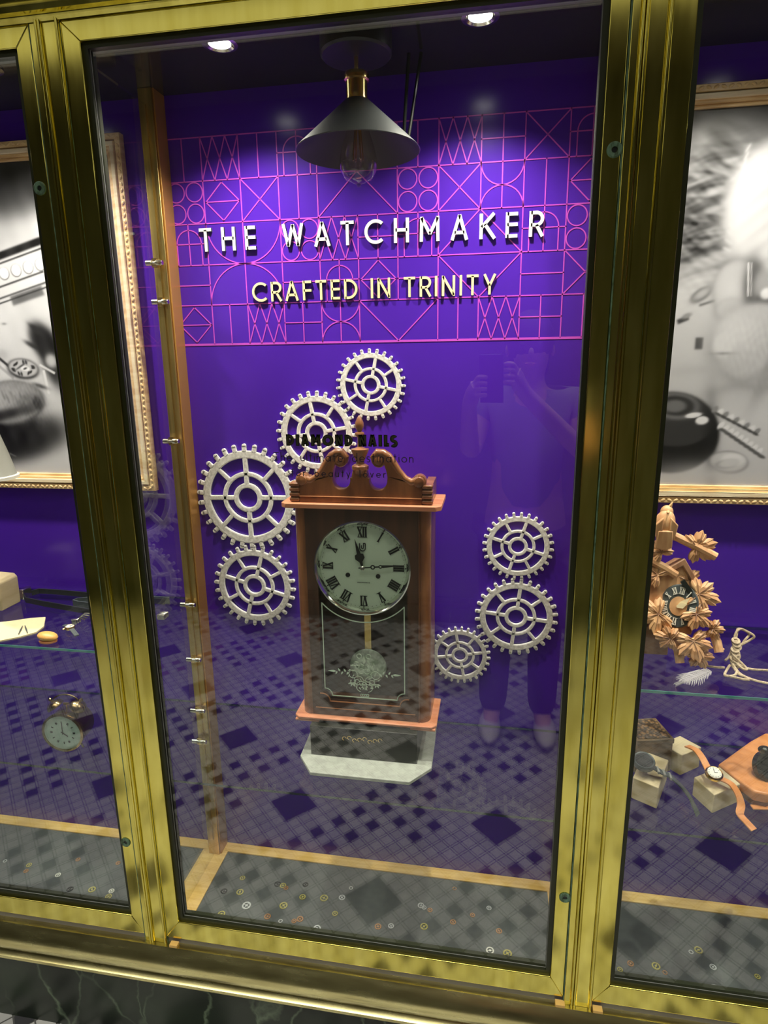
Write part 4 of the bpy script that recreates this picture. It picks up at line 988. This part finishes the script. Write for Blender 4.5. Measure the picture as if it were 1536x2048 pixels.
for a, l_, w_ in ((2, .024, .0016), (128, .014, .002)):
    T = Matrix.Translation((0, 0, zc_)) @ Matrix.Rotation(math.radians(a), 4, 'Y'); b.stroke((0, -.004), (0, l_), w_, -.0286, -.0280, T)
b.build('hands_and_numerals', 'ink', e, local=True)
for sx in (-1, 1):
    T = Matrix.Translation((sx*.024, 0, zc_+RA+.004)) @ Matrix.Rotation(sx*.55, 4, 'Y')
    bl = MB().lathe([(.0185, 0), (.0190, .001), (.0175, .007), (.0120, .0125), (.004, .0150), (.0001, .0155)], T, 28).build('bell', 'bronze', e, local=True)
    MB().lathe([(.002, .015), (.003, .018), (.0045, .021), (.002, .0245), (.0001, .025)], T, 14).build('bell_knob', 'bronze', e, local=True)
    MB().tube([(sx*.016, 0, zc_-RA*.8), (sx*.028, -.004, .0015)], [.003, .002], 10).build('foot', 'bronze', e, local=True)
MB().tube([(.030*math.cos(t*PI/12), 0, zc_+RA+.014+.020*math.sin(t*PI/12)) for t in range(13)], .0016, 8).build('carry_handle', 'bronze', e, local=True)
MB().tube([(0, 0, zc_+RA-.002), (0, 0, zc_+RA+.012)], .0014, 8).tube([(-.006, 0, zc_+RA+.012), (.006, 0, zc_+RA+.012)], .0025, 8).build('hammer', 'gold', e, local=True)

# ------------------------------------------------------------------ right bay: cuckoo clock
def maple(R_, n_=5, seed=0):
    """broad five-lobed toothed leaf outline, stem down"""
    rnd = random.Random(seed); pts = []
    for i in range(5):
        a = math.radians(90+(i-2)*58); Rt = R_*(1-.10*abs(i-2))*(1+.06*rnd.uniform(-1, 1))
        for da, f in ((-.50, .64), (-.38, .84), (-.26, .96), (-.20, .88), (-.09, .98), (0, 1.10), (.09, .98), (.20, .88), (.26, .96), (.38, .84), (.50, .64)):
            pts.append((Rt*f*math.cos(a+da), Rt*f*math.sin(a+da)))
    pts.append((R_*.20, -R_*.34)); pts.append((R_*.05, -R_*.16)); pts.append((-R_*.05, -R_*.16)); pts.append((-R_*.20, -R_*.34))
    c = Vector((0, 0)); pts.sort(key=lambda p: math.atan2(p[1], p[0])); return pts
def leaf_mesh(R_, seed):
    pts = maple(R_, seed=seed); b = MB(); n_ = len(pts)
    c = b.bm.verts.new((0, -.0035, 0))
    mid = [b.bm.verts.new((x*.55, -.0060, z*.55)) for x, z in pts]
    fr_ = [b.bm.verts.new((x, -.0020, z)) for x, z in pts]
    bk = [b.bm.verts.new((x*.96, .006, z*.96)) for x, z in pts]
    for i in range(n_):
        j = (i+1) % n_; b._f([c, mid[i], mid[j]]); b._f([mid[i], fr_[i], fr_[j], mid[j]]); b._f([fr_[i], bk[i], bk[j], fr_[j]])
    b._f(bk)
    return b
def leaf_veins(R_, T, parent):
    b = MB()
    for i in range(5):
        a = math.radians(90+(i-2)*58); r = R_*(1-.10*abs(i-2)); u, v_ = math.cos(a), math.sin(a)
        b.tube([(0, -.0040, 0), (r*.5*u, -.0080, r*.5*v_), (r*.92*u, -.0040, r*.92*v_)], [.0011, .0010, .0004], 6)
    bmesh.ops.transform(b.bm, matrix=T, verts=b.bm.verts); b.build('leaf_veins', 'limed', parent)
LEAN = -.29
def K(px, py, off=.0):         # point of the leaning clock front, off metres towards the window
    d = at(px, py, 1.); t = d.z; Y = (1.275-off)/(1-.3*t); return at(px, py, Y)
pc = K(1357, 1212)
e = thing('cuckoo_clock', 'carved limewood cuckoo clock with leaves and a bird, leaning back on the upper right shelf', 'clock', (pc.x, pc.y+.03, Z1), None)
RL = Matrix.Rotation(LEAN, 4, 'X')
tilt = Matrix.Rotation(.22, 4, 'Y')
TB = Matrix.Translation((pc.x-.008, pc.y, pc.z+.006)) @ RL @ tilt
MB().prism([(-.052, -.050), (.044, -.050), (.050, .030), (0, .080), (-.056, .030)], .008, .062, 'y', TB).build('case_body', 'lime', e, bevel=.002)
MB().prism([(-.062, .020), (-.056, .012), (0, .068), (.052, .012), (.058, .020), (0, .084)], .002, .066, 'y', TB).build('roof', 'limed', e, bevel=.002)
TN0 = Matrix.Translation((pc.x, pc.y, pc.z)) @ RL @ Matrix.Rotation(-.35, 4, 'Z') @ tilt
TD = TN0 @ Matrix.Rotation(PI/2, 4, 'X')
MB().lathe([(.0400, -.016), (.0400, .000), (.0380, .003), (.0001, .003)], TD @ Matrix.Diagonal((.84, 1, 1, 1)), 40).build('dial', 'grey_leather', e)
MB().lathe([(.0175, .003), (.0175, .0045), (.0001, .0055)], TD @ Matrix.Diagonal((.84, 1, 1, 1)), 32).build('dial_centre', 'lime', e)
b = MB(); TN = TN0 @ Matrix.Diagonal((.84, 1, 1, 1))
for k, s_ in enumerate(ROM): roman(b, s_, k*30, .0287, .0125, TN, .0019, -.0045, -.0030)
b.build('numerals', 'white_dial', e)
b = MB()
b.prism([(-.002, -.003), (-.005, .008), (-.003, .018), (0, .026), (.005, .016), (.002, -.003)], -.0075, -.006, 'y', TN @ Matrix.Rotation(.75, 4, 'Y'))
b.prism([(-.002, -.003), (-.006, .008), (0, .018), (.006, .008), (.002, -.003)], -.0085, -.0076, 'y', TN @ Matrix.Rotation(1.1, 4, 'Y'))
b.build('clock_hands', 'cream', e)
for i, (px, py, R_, an, off) in enumerate(((1393, 1094, .034, 1.3, .0), (1396, 1188, .036, 1.9, .004), (1392, 1228, .030, 2.4, .010), (1424, 1258, .021, 1.6, .004), (1376, 1160, .024, .8, -.012),
                                        (1316, 1228, .036, -1.9, .004), (1386, 1282, .036, 2.9, .012), (1340, 1276, .026, -1.4, .014), (1314, 1150, .030, -.9, .0), (1398, 1310, .026, 2.7, .008), (1322, 1105, .026, -.6, .004))):
    v = K(px, py, off)
    T = Matrix.Translation(v) @ RL @ Matrix.Rotation(random.uniform(-.2, .2), 4, 'X') @ Matrix.Rotation(an, 4, 'Y')
    m_ = leaf_mesh(R_, i); bmesh.ops.transform(m_.bm, matrix=T, verts=m_.bm.verts); lf = m_.build('carved_leaf', 'lime', e, smooth=30)
    leaf_veins(R_, T, lf)
for (a, c) in (((1345, 1262), (1360, 1326)), ((1424, 1262), (1438, 1305)), ((1345, 1070), (1432, 1114)), ((1352, 1150), (1300, 1120))):
    v0, v1 = K(*a, -.004), K(*c, .004)
    d_ = v1-v0
    MB().tube([v0, v0+d_*.5+Vector((.002, 0, 0)), v1], [.0075, .0082, .0078], 9).tube([v0+d_*.72, v0+d_*.72+Vector((.010, -.002, -.006))], [.0045, .004], 8).build('branch', 'lime', e, smooth=25)
# bird: body, wings, head with crest, tail
hb_ = K(1333, 1050, .012)
bird = MB().ball((hb_.x-.004, hb_.y, hb_.z), .025, (.75, .6, 1.15), Matrix.Rotation(.15, 4, 'Y')).build('bird_body', 'lime', e)
v = K(1337, 1024, .014); MB().ball((v.x-.003, v.y, v.z), .0125, (.9, .8, 1)).tube([(v.x-.003, v.y-.008, v.z+.002), (v.x-.006, v.y-.020, v.z+.003)], [.0035, .0006], 8).build('bird_head', 'lime', bird)
MB().prism([(v.x-.006, v.z+.004), (v.x+.004, v.z+.002), (v.x+.005, v.z+.019)], v.y-.004, v.y+.003, 'y').build('bird_crest', 'lime', bird, bevel=.0008)
v = K(1330, 1078, .020); MB().prism([(v.x-.014, v.z+.016), (v.x+.012, v.z+.016), (v.x+.013, v.z-.016), (v.x+.002, v.z-.021), (v.x-.016, v.z-.018)], v.y-.004, v.y+.003, 'y').build('bird_tail', 'lime', bird, bevel=.002)
for sx in (-1, 1):
    MB().prism([(hb_.x-.004+sx*.006, hb_.z+.018), (hb_.x-.004+sx*.020, hb_.z+.004), (hb_.x-.004+sx*.015, hb_.z-.026), (hb_.x-.004+sx*.006, hb_.z-.012)], hb_.y-.018, hb_.y-.011, 'y').build('bird_wing', 'lime', bird, bevel=.002)
v = K(1378, 1180, .008)
MB().box(-.004, .004, -.003, .003, -.020, .020, Matrix.Translation(v) @ RL @ Matrix.Rotation(-.62, 4, 'Y')).build('cuckoo_door', 'ink', e)
MB().box(pc.x-.056, pc.x-.004, pc.y+.020, pc.y+.075, Z1+.0005, Z1+.058).build('case_base', 'limed', e, bevel=.002)
# cord
def smoothpts(P, n_=8):
    P = [Vector(p) for p in P]; out = []
    for i in range(len(P)-1):
        p0, p1, p2, p3 = P[max(i-1, 0)], P[i], P[i+1], P[min(i+2, len(P)-1)]
        for k in range(n_):
            t = k/n_; out.append(.5*((2*p1)+(-p0+p2)*t+(2*p0-5*p1+4*p2-p3)*t*t+(-p0+3*p1-3*p2+p3)*t**3))
    out.append(P[-1]); return out
b = MB()
def cord(pix, Ys, lift=.002):
    P = [at(px, py, Y) for (px, py), Y in zip(pix, Ys)]
    P = [Vector((p.x, p.y, max(p.z, Z1+.0035))) for p in P]
    b.tube(smoothpts(P), .0022, 7)
cord([(1378, 1335), (1400, 1340), (1430, 1338), (1448, 1342)], [1.13, 1.125, 1.12, 1.12])
cord([(1448, 1342), (1460, 1310), (1472, 1275), (1476, 1258), (1492, 1262), (1508, 1272), (1500, 1280), (1478, 1292)], [1.15, 1.16, 1.18, 1.19, 1.19, 1.18, 1.18, 1.17])
cord([(1476, 1300), (1490, 1280), (1498, 1268), (1482, 1258), (1470, 1270), (1468, 1300)], [1.17, 1.18, 1.19, 1.19, 1.18, 1.17])
cord([(1460, 1330), (1452, 1350), (1448, 1365), (1462, 1370), (1472, 1350), (1470, 1335)], [1.12, 1.11, 1.09, 1.09, 1.10, 1.12])
cord([(1465, 1330), (1475, 1355), (1488, 1360), (1496, 1375), (1484, 1378), (1468, 1372), (1450, 1368)], [1.12, 1.10, 1.09, 1.08, 1.08, 1.085, 1.09])
cord([(1465, 1322), (1490, 1335), (1510, 1345), (1536, 1350), (1570, 1360)], [1.13, 1.125, 1.12, 1.12, 1.11])
cord([(1465, 1328), (1480, 1350), (1505, 1368), (1536, 1382), (1580, 1392)], [1.12, 1.10, 1.08, 1.07, 1.06])
cord([(1466, 1310), (1482, 1325), (1494, 1338), (1485, 1342), (1470, 1325)], [1.14, 1.13, 1.12, 1.12, 1.13])
b.build('t', 'rope'); cordo = bpy.data.objects['t']; cordo.name = 'hemp_cord'
wrap = MB()
for k in range(9):
    v = at(1466+(k % 3)*2+(9-k)*.6, 1282+k*6, 1.16-.003*k)
    wrap.ring(.0035, .0075, -.002, .002, Matrix.Translation(v) @ Matrix.Rotation(.5+.3*(k % 3), 4, 'X') @ Matrix.Rotation(PI/2, 4, 'X'), 16)
wrap.build('cord_knot', 'rope', cordo)
tag(cordo, 'knotted beige hemp cord trailing over the upper right glass shelf', 'cord')
v0, v1 = atz(1420, 1345, Z1+.004), atz(1350, 1374, Z1+.004)
b = MB(); d_ = v1-v0; nrm = Vector((-d_.y, d_.x, 0)).normalized()
b.tube([v0, v0+d_*.5+Vector((0, 0, .004)), v1], [.0010, .0008, .0003], 6)
for k in range(70):
    t = k/70; sd = 1 if k % 2 else -1; o_ = v0+d_*t+Vector((0, 0, .003)); L_ = .016*math.sin(PI*min(1, t*1.1+.12))*random.uniform(.7, 1.2)+.003
    b.tube([o_, o_+nrm*sd*L_*.6+d_.normalized()*L_*.5+Vector((0, 0, .003)), o_+nrm*sd*L_+d_.normalized()*L_*1.2], [.0011, .0009, .0002], 5)
M['feather'] = mat('grey_feather', (.32, .31, .33), .8)
o = b.build('grey_feather', 'feather'); tag(o, 'small grey feather lying under the cuckoo clock', 'feather')

# ------------------------------------------------------------------ right bay: blocks, watches, box, leather case
def quadbox(name, front, right, back, h, z, m, bev=.0015, lbl=None, cat='block', group=None):
    """box on level z from the pixels of three bottom corners (front corner, right corner, left corner)"""
    f0, r0, l0 = atz(*front, z), atz(*right, z), atz(*back, z)
    b0 = r0+l0-f0
    o = MB().prism([(f0.x, f0.y), (r0.x, r0.y), (b0.x, b0.y), (l0.x, l0.y)], z, z+h, 'z').build(name, m, bevel=bev)
    if lbl: tag(o, lbl, cat, group)
    return o, (f0, r0, b0, l0)
G_ = 'maple display blocks'
quadbox('wooden_block', (1313, 1618), (1333, 1560), (1262, 1596), .046, Z2, 'block', lbl='maple block under the dark watch, lowest left beside the right mullion', group=G_)
quadbox('wooden_block', (1424, 1627), (1476, 1604), (1384, 1590), .040, Z2, 'block', lbl='maple block under the tan strap watch', group=G_)
o, cs = quadbox('wooden_block', (1360, 1551), (1398, 1534), (1318, 1526), .047, Z2, 'block', lbl='maple block behind, beside the carved wooden box', group=G_)
zb_ = Z2+.004
f0 = atz(1306, 1512, Z2)
e = thing('carved_box', 'small dark wooden box with carved lid standing among the maple blocks', 'box', (f0.x, 1.23, Z2))
P = [Vector((.295, 1.195, 0)), Vector((.368, 1.212, 0)), Vector((.350, 1.285, 0)), Vector((.277, 1.268, 0))]
P = [Vector((p.x+.012, p.y-.004, 0)) for p in P]
MB().prism([(p.x, p.y) for p in P], Z2, Z2+.066, 'z').build('box_body', 'oldwood', e, bevel=.0015)
cx_ = sum((p.x for p in P))/4; cy_ = sum((p.y for p in P))/4
ld = MB().prism([((p.x-cx_)*1.04+cx_, (p.y-cy_)*1.04+cy_) for p in P], Z2+.066, Z2+.076, 'z').build('box_lid', 'oldwood', e, bevel=.001)
MB().prism([((p.x-cx_)*.90+cx_, (p.y-cy_)*.90+cy_) for p in P], Z2+.076, Z2+.0785, 'z').build('carved_panel', 'carved', ld, bevel=.001)
def thing_strap(e, pix, Ys, w_, m, nm='watch_strap', thick=.0022):
    P = [at(px, py, Y) for (px, py), Y in zip(pix, Ys)]
    b = MB(); ribbon(b, smoothpts(P, 6), w_, thick, False); return b.build(nm, m, e)
# tan watch over its block
c = at(1428, 1548, 1.125)
e = thing('wristwatch', 'gold wristwatch with tan leather strap draped over a maple block', 'watch', (c.x, c.y, c.z))
T = Matrix.Translation(c) @ Matrix.Rotation(.35, 4, 'X')
MB().lathe([(.0135, -.004), (.0155, -.002), (.0155, .003), (.0135, .005), (.0120, .0042), (.0001, .0042)], T, 36).build('watch_case', 'gold', e)
wd_ = MB().lathe([(.0122, .0044), (.0122, .0048), (.0001, .0048)], T, 32).build('watch_dial', 'white_dial', e)
hb = MB(); hb.box(-.0005, .0005, 0, .008, .0050, .0054, T); hb.box(0, .006, -.0005, .0005, .0050, .0054, T)
for k in range(12): hb.box(-.0004, .0004, .009, .0108, .0049, .0052, T @ Matrix.Rotation(k*PI/6, 4, 'Z'))
hb.build('watch_hands', 'ink', wd_)
thing_strap(e, [(1374, 1492), (1392, 1500), (1404, 1515), (1412, 1530), (1418, 1542)], [1.20, 1.18, 1.16, 1.145, 1.13], .0135, 'tan')
thing_strap(e, [(1440, 1557), (1462, 1568), (1476, 1588), (1482, 1610), (1480, 1628), (1494, 1645), (1508, 1660)], [1.12, 1.108, 1.095, 1.085, 1.075, 1.062, 1.050], .0135, 'tan')
# dark watch over the left block
c = at(1288, 1522, 1.125)
e = thing('wristwatch', 'dark grey chunky wristwatch on a maple block beside the right mullion', 'watch', (c.x, c.y, c.z))
T = Matrix.Translation(c) @ Matrix.Rotation(.30, 4, 'X')
MB().lathe([(.0180, -.010), (.0205, -.006), (.0205, .001), (.0190, .004), (.0165, .003), (.0001, .003)], T, 36).build('watch_case', 'grey_leather', e)
MB().lathe([(.0164, .0032), (.0164, .0036), (.0001, .0036)], T, 32).build('watch_dial', 'black_leather', e)
thing_strap(e, [(1306, 1534), (1324, 1545), (1340, 1552), (1362, 1572), (1378, 1592), (1388, 1612), (1396, 1630)], [1.12, 1.115, 1.112, 1.108, 1.104, 1.10, 1.095], .013, 'grey_leather')
for t_, (px, py) in enumerate(((1316, 1541), (1328, 1547), (1340, 1553))):
    v = at(px, py, 1.113); MB().box(-.002, .002, -.0085, .0085, -.0025, .0035, Matrix.Translation(v)).build('strap_link', 'grey_metal', e, bevel=.0006)
# leather case with dark loupe on top
e = thing('leather_case', 'orange tan leather case with dark edge at the right photo edge', 'case', (.55, 1.17, Z2))
pp = [atz(x, y, Z2+.034) for x, y in ((1436, 1528), (1500, 1482), (1532, 1464), (1600, 1480), (1600, 1560), (1536, 1588), (1508, 1582))]
def rnd(poly, z0_, z1_, nm, m, bev): return MB().prism([(p.x, p.y) for p in poly], z0_, z1_, 'z').build(nm, m, e, bevel=bev, seg=3)
rnd(pp, Z2+.012, Z2+.034, 'case_top', 'tan', .004)
cx_ = sum(p.x for p in pp)/len(pp); cy_ = sum(p.y for p in pp)/len(pp)
rnd([Vector((cx_+(p.x-cx_)*.98, cy_+(p.y-cy_)*.98, 0)) for p in pp], Z2, Z2+.014, 'case_bottom', 'tan_dark', .003)
v = at(1528, 1520, 1.175)
e = thing('black_loupe', 'round black eye loupe resting on the tan leather case', 'loupe', (v.x, 1.175, Z2+.034))
T = Matrix.Translation((v.x+.012, 1.175, Z2+.052)) @ Matrix.Rotation(1.0, 4, 'X') @ Matrix.Rotation(.3, 4, 'Y')
MB().lathe([(.026, -.014), (.030, -.010), (.031, .004), (.027, .010), (.024, .006), (.0001, .004)], T, 36).build('loupe_body', 'rubber_black', e)
MB().ball(v+Vector((.004, .012, .014)), .010, (1.2, 1, .8)).build('loupe_knob', 'rubber_black', e)
MB().lathe([(.0045, 0), (.0045, .003), (.0001, .003)], Matrix.Translation(v+Vector((-.004, .004, .016))) @ Matrix.Rotation(1.2, 4, 'X'), 14).build('brass_stud', 'gold', e)
o = MB(); ribbon(o, smoothpts([atz(x, y, Z2+.003) for x, y in ((1503, 1614), (1536, 1615), (1590, 1616))], 6), .012, .003, False)
tag(o.build('leather_strap', 'tan', bevel=.001), 'short tan leather strap end below the leather case', 'strap')

# ------------------------------------------------------------------ tiny watch wheels scattered on the base board
def wheel(R_, m_, kind):
    b = MB(); T = Matrix.Rotation(PI/2, 4, 'X')
    b.ring(R_*.68, R_*.92, -.0006, .0006, T, 28)
    for k in range(20):
        b.box(-.05*R_, .05*R_, R_*.9, R_*1.03, -.0006, .0006, Matrix.Rotation(k*PI/10, 4, 'Z'))
    if kind: b.ring(R_*.02, R_*.26, -.0008, .0008, T, 14)
    for k in range(kind): b.box(-.06*R_, .06*R_, R_*.2, R_*.72, -.0005, .0005, Matrix.Rotation(k*2*PI/kind+.3, 4, 'Z'))
    return b.build('clock_gear', m_, smooth=20)
protos = {}
spots = [(443, 1828, 9, 'g'), (480, 1784, 9, 'g'), (493, 1811, 11, 's'), (555, 1768, 8, 'd'), (566, 1771, 8, 'g'), (572, 1776, 6, 'c'), (567, 1811, 10, 'g'), (535, 1833, 8, 'c'), (561, 1842, 5, 's'),
         (600, 1838, 8, 'c'), (588, 1842, 6, 'c'), (605, 1794, 8, 'g'), (611, 1769, 7, 'd'), (648, 1796, 10, 'g'), (684, 1795, 8, 's'), (702, 1776, 5, 's'), (634, 1857, 9, 's'), (670, 1827, 7, 'g'), (756, 1853, 8, 'c'), (782, 1852, 7, 's'),
         (842, 1811, 8, 's'), (848, 1815, 6, 's'), (860, 1820, 6, 'c'), (848, 1853, 9, 'g'), (808, 1894, 7, 'g'), (822, 1889, 7, 'c'), (842, 1897, 8, 's'), (906, 1844, 7, 'c'), (945, 1830, 6, 'c'), (978, 1816, 6, 's'),
         (980, 1901, 9, 'w'), (1015, 1907, 10, 'g'), (998, 1862, 7, 'c'), (909, 1777, 5, 'c'), (448, 1782, 8, 'd'), (485, 1756, 7, 'g'), (690, 1875, 6, 'd'),
         (184, 1779, 9, 'g'), (217, 1793, 8, 'g'), (223, 1782, 7, 'w'), (116, 1750, 7, 'w'), (68, 1781, 6, 'g'), (52, 1742, 6, 'c'), (58, 1730, 7, 'g'), (140, 1778, 8, 'd'), (156, 1719, 6, 'c'), (10, 1722, 5, 's'), (3, 1783, 6, 's'), (122, 1796, 4, 'g'), (236, 1726, 6, 'c'),
         (1240, 1939, 6, 'g'), (1261, 1927, 7, 'c'), (1312, 1932, 9, 'g'), (1382, 1904, 5, 's'), (1397, 1900, 9, 'g'), (1426, 1934, 7, 's'), (1430, 1977, 9, 's'), (1515, 1953, 6, 'g'), (1330, 1945, 5, 'c'), (1374, 1970, 4, 'g')]
M['w_g'] = mat('dull_brass', (.62, .55, .16), .4, .3); M['w_s'] = mat('dull_silver', (.75, .76, .75), .4, .2); M['w_c'] = mat('dull_copper', (.60, .30, .12), .4, .3)
NM = {'g': ('w_g', 'brass'), 's': ('w_s', 'silver'), 'c': ('w_c', 'copper coloured'), 'd': ('black_metal', 'dark'), 'w': ('white_dial', 'white')}
for px, py, r, k in spots:
    key = (k, r)
    R_ = r*1.22/1250
    if key not in protos:
        protos[key] = o = wheel(R_, NM[k][0], {4: 2, 5: 0, 6: 3, 7: 4, 8: 4, 9: 2, 10: 4, 11: 4}[r])
    else:
        o = protos[key].copy(); C.objects.link(o)
    v = atz(px, py, FLOOR+.0012); o.location = (v.x, min(v.y, 1.29), FLOOR+.0012); o.rotation_euler = (0, 0, random.uniform(0, 6))
    bay = 'left' if px < 300 else ('middle' if px < 1150 else 'right')
    size = 'larger' if r >= 9 else ('very small' if r <= 6 else 'small')
    part = ''
    if bay == 'middle': part = ', left half' if px < 730 else ', right half'
    tag(o, f'{size} {NM[k][1]} watch wheel on the grey board, {bay} bay{part}', 'watch wheel', f'{size} {NM[k][1]} watch wheels, {bay} bay{part}')

# ------------------------------------------------------------------ ceiling strip lights of the mall
for y, t in ((-.65, 'farthest from the window'), (-.15, 'above the photographer'), (.35, 'nearest the window')):
    e = thing('strip_light_fixture', f'long ceiling strip light of the arcade, {t}', 'ceiling light', (-.3, y, MALL_CEIL), 'arcade strip lights')
    MB().box(-2.62, 2.02, y-.15, y-.132, MALL_CEIL-.02, MALL_CEIL).box(-2.62, 2.02, y+.132, y+.15, MALL_CEIL-.02, MALL_CEIL).build('housing', 'chrome', e)
    MB().box(-2.62, 2.02, y-.132, y+.132, MALL_CEIL-.008, MALL_CEIL).build('diffuser', 'panel_on', e)

# ------------------------------------------------------------------ the photographer, seen only as a faint reflection
def skin(name, V_, E_, R_, m_, parent, root=0, sub=2):
    me = bpy.data.meshes.new(name); me.from_pydata([Vector(v)-origin(parent) for v in V_], E_, []); o = bpy.data.objects.new(name, me); C.objects.link(o); o.parent = parent
    me.materials.append(M[m_])
    s = o.modifiers.new('skin', 'SKIN'); s.use_smooth_shade = True
    for i, v in enumerate(me.skin_vertices[0].data):
        r = R_[i]; v.radius = (r, r) if not isinstance(r, tuple) else r; v.use_root = (i == root)
    ss = o.modifiers.new('sub', 'SUBSURF'); ss.levels = ss.render_levels = sub
    return o
PXx, PYy = .13, -.36
e = thing('person', 'person in grey top and dark trousers holding up a phone, reflected in glass', 'person', (PXx, PYy, -EYE))
V = [(PXx, PYy, -.60), (PXx, PYy, -.42), (PXx, PYy+.01, -.22), (PXx, PYy, -.12), (PXx, PYy+.01, -.06), (PXx, PYy+.03, .00), (PXx-.01, PYy+.03, .07)]
R_ = [.13, .115, .12, .06, .048, .075, .070]
E = [(0, 1), (1, 2), (2, 3), (3, 4), (4, 5), (5, 6)]
def add(p, r, a): V.append(p); R_.append(r); E.append((a, len(V)-1)); return len(V)-1
for sx, hand in ((1, (.055, -.045, -.045)), (-1, (-.045, -.045, -.085))):
    sh_ = add((PXx+sx*.16, PYy, -.15), .05, 2); el = add((PXx+sx*.20 if sx > 0 else PXx-.21, PYy+.10, -.34), .040, sh_)
    wr = add((hand[0]+sx*.035, hand[1]-.06, hand[2]-.055), .026, el); pa = add((hand[0]+sx*.018, hand[1]-.02, hand[2]-.02), .030, wr)
    for k in range(4):
        k0 = add((hand[0]+sx*.006, hand[1]+.010, hand[2]+.028-.019*k), .0085, pa); k1 = add((hand[0]-sx*.010, hand[1]+.024, hand[2]+.030-.019*k), .008, k0)
        add((hand[0]-sx*.026, hand[1]+.020, hand[2]+.027-.018*k), .007, k1)
    t0 = add((hand[0]+sx*.010, hand[1]-.014, hand[2]+.012), .010, pa); add((hand[0]-sx*.014, hand[1]-.010, hand[2]+.028), .008, t0)
for sx in (-1, 1):
    h_ = add((PXx+sx*.09, PYy, -.66), .085, 0); kn = add((PXx+sx*.095, PYy+.02, -1.05), .055, h_); an_ = add((PXx+sx*.10, PYy, -1.42), .038, kn); add((PXx+sx*.11, PYy+.12, -1.465), .030, an_)
skin('body', V, E, R_, 'skin', e)
sv = [(PXx, PYy, -.58), (PXx, PYy, -.42), (PXx, PYy+.01, -.22), (PXx, PYy, -.13), (PXx+.16, PYy, -.15), (PXx+.185, PYy+.05, -.25), (PXx-.16, PYy, -.15), (PXx-.19, PYy+.05, -.25)]
skin('shirt', sv, [(0, 1), (1, 2), (2, 3), (2, 4), (4, 5), (2, 6), (6, 7)], [.145, .13, .135, .07, .062, .056, .062, .056], 'shirt', e)
tv = [(PXx, PYy, -.62)]; te = []; tr_ = [.14]
for sx in (-1, 1):
    i = len(tv); tv += [(PXx+sx*.09, PYy, -.70), (PXx+sx*.095, PYy+.02, -1.05), (PXx+sx*.10, PYy, -1.44)]; te += [(0, i), (i, i+1), (i+1, i+2)]; tr_ += [.095, .072, .06]
skin('trousers', tv, te, tr_, 'trousers', e)
for sx in (-1, 1):
    MB().ball((PXx+sx*.11, PYy+.07, -1.462), .045, (1, 2.6, .82)).build('shoe', 'shoe', e)
MB().ball((PXx-.005, PYy+.005, .060), .098, (.88, 1.0, 1.12)).ball((PXx-.005, PYy-.055, -.02), .075, (1, .7, 1.3)).build('hair', 'hair', e)
b = MB()
for sx in (-1, 1):
    b.ball((PXx-.005+sx*.030, PYy+.093, .045), .010)
b.build('eyes', 'ink', e)
MB().ball((PXx-.005, PYy+.108, .018), .014, (.7, .8, 1.3)).build('nose', 'skin', e); MB().ball((PXx-.005, PYy+.100, -.018), .014, (1.5, .4, .35)).build('mouth', 'tan', e)
for sx in (-1, 1): MB().ball((PXx-.005+sx*.080, PYy+.02, .028), .018, (.4, .8, 1.2)).build('ear', 'skin', e)
ph = thing('phone', 'dark phone held up by the person, reflected in glass', 'phone', (-.005, -.02, -.09))
T = Matrix.Rotation(YAW*-1, 4, 'Z') @ Matrix.Rotation(PITCH, 4, 'X')
MB().box(-.05, .025, -.016, -.008, -.145, .012, T).build('phone_body', 'rubber_black', ph, bevel=.003)
MB().box(-.048, .023, -.0168, -.016, -.142, .009, T).build('phone_screen', 'black_gloss', ph)

# ------------------------------------------------------------------ lift everything so the mall floor is at zero
for o in bpy.context.scene.objects:
    if o.parent is None: o.location.z += EYE
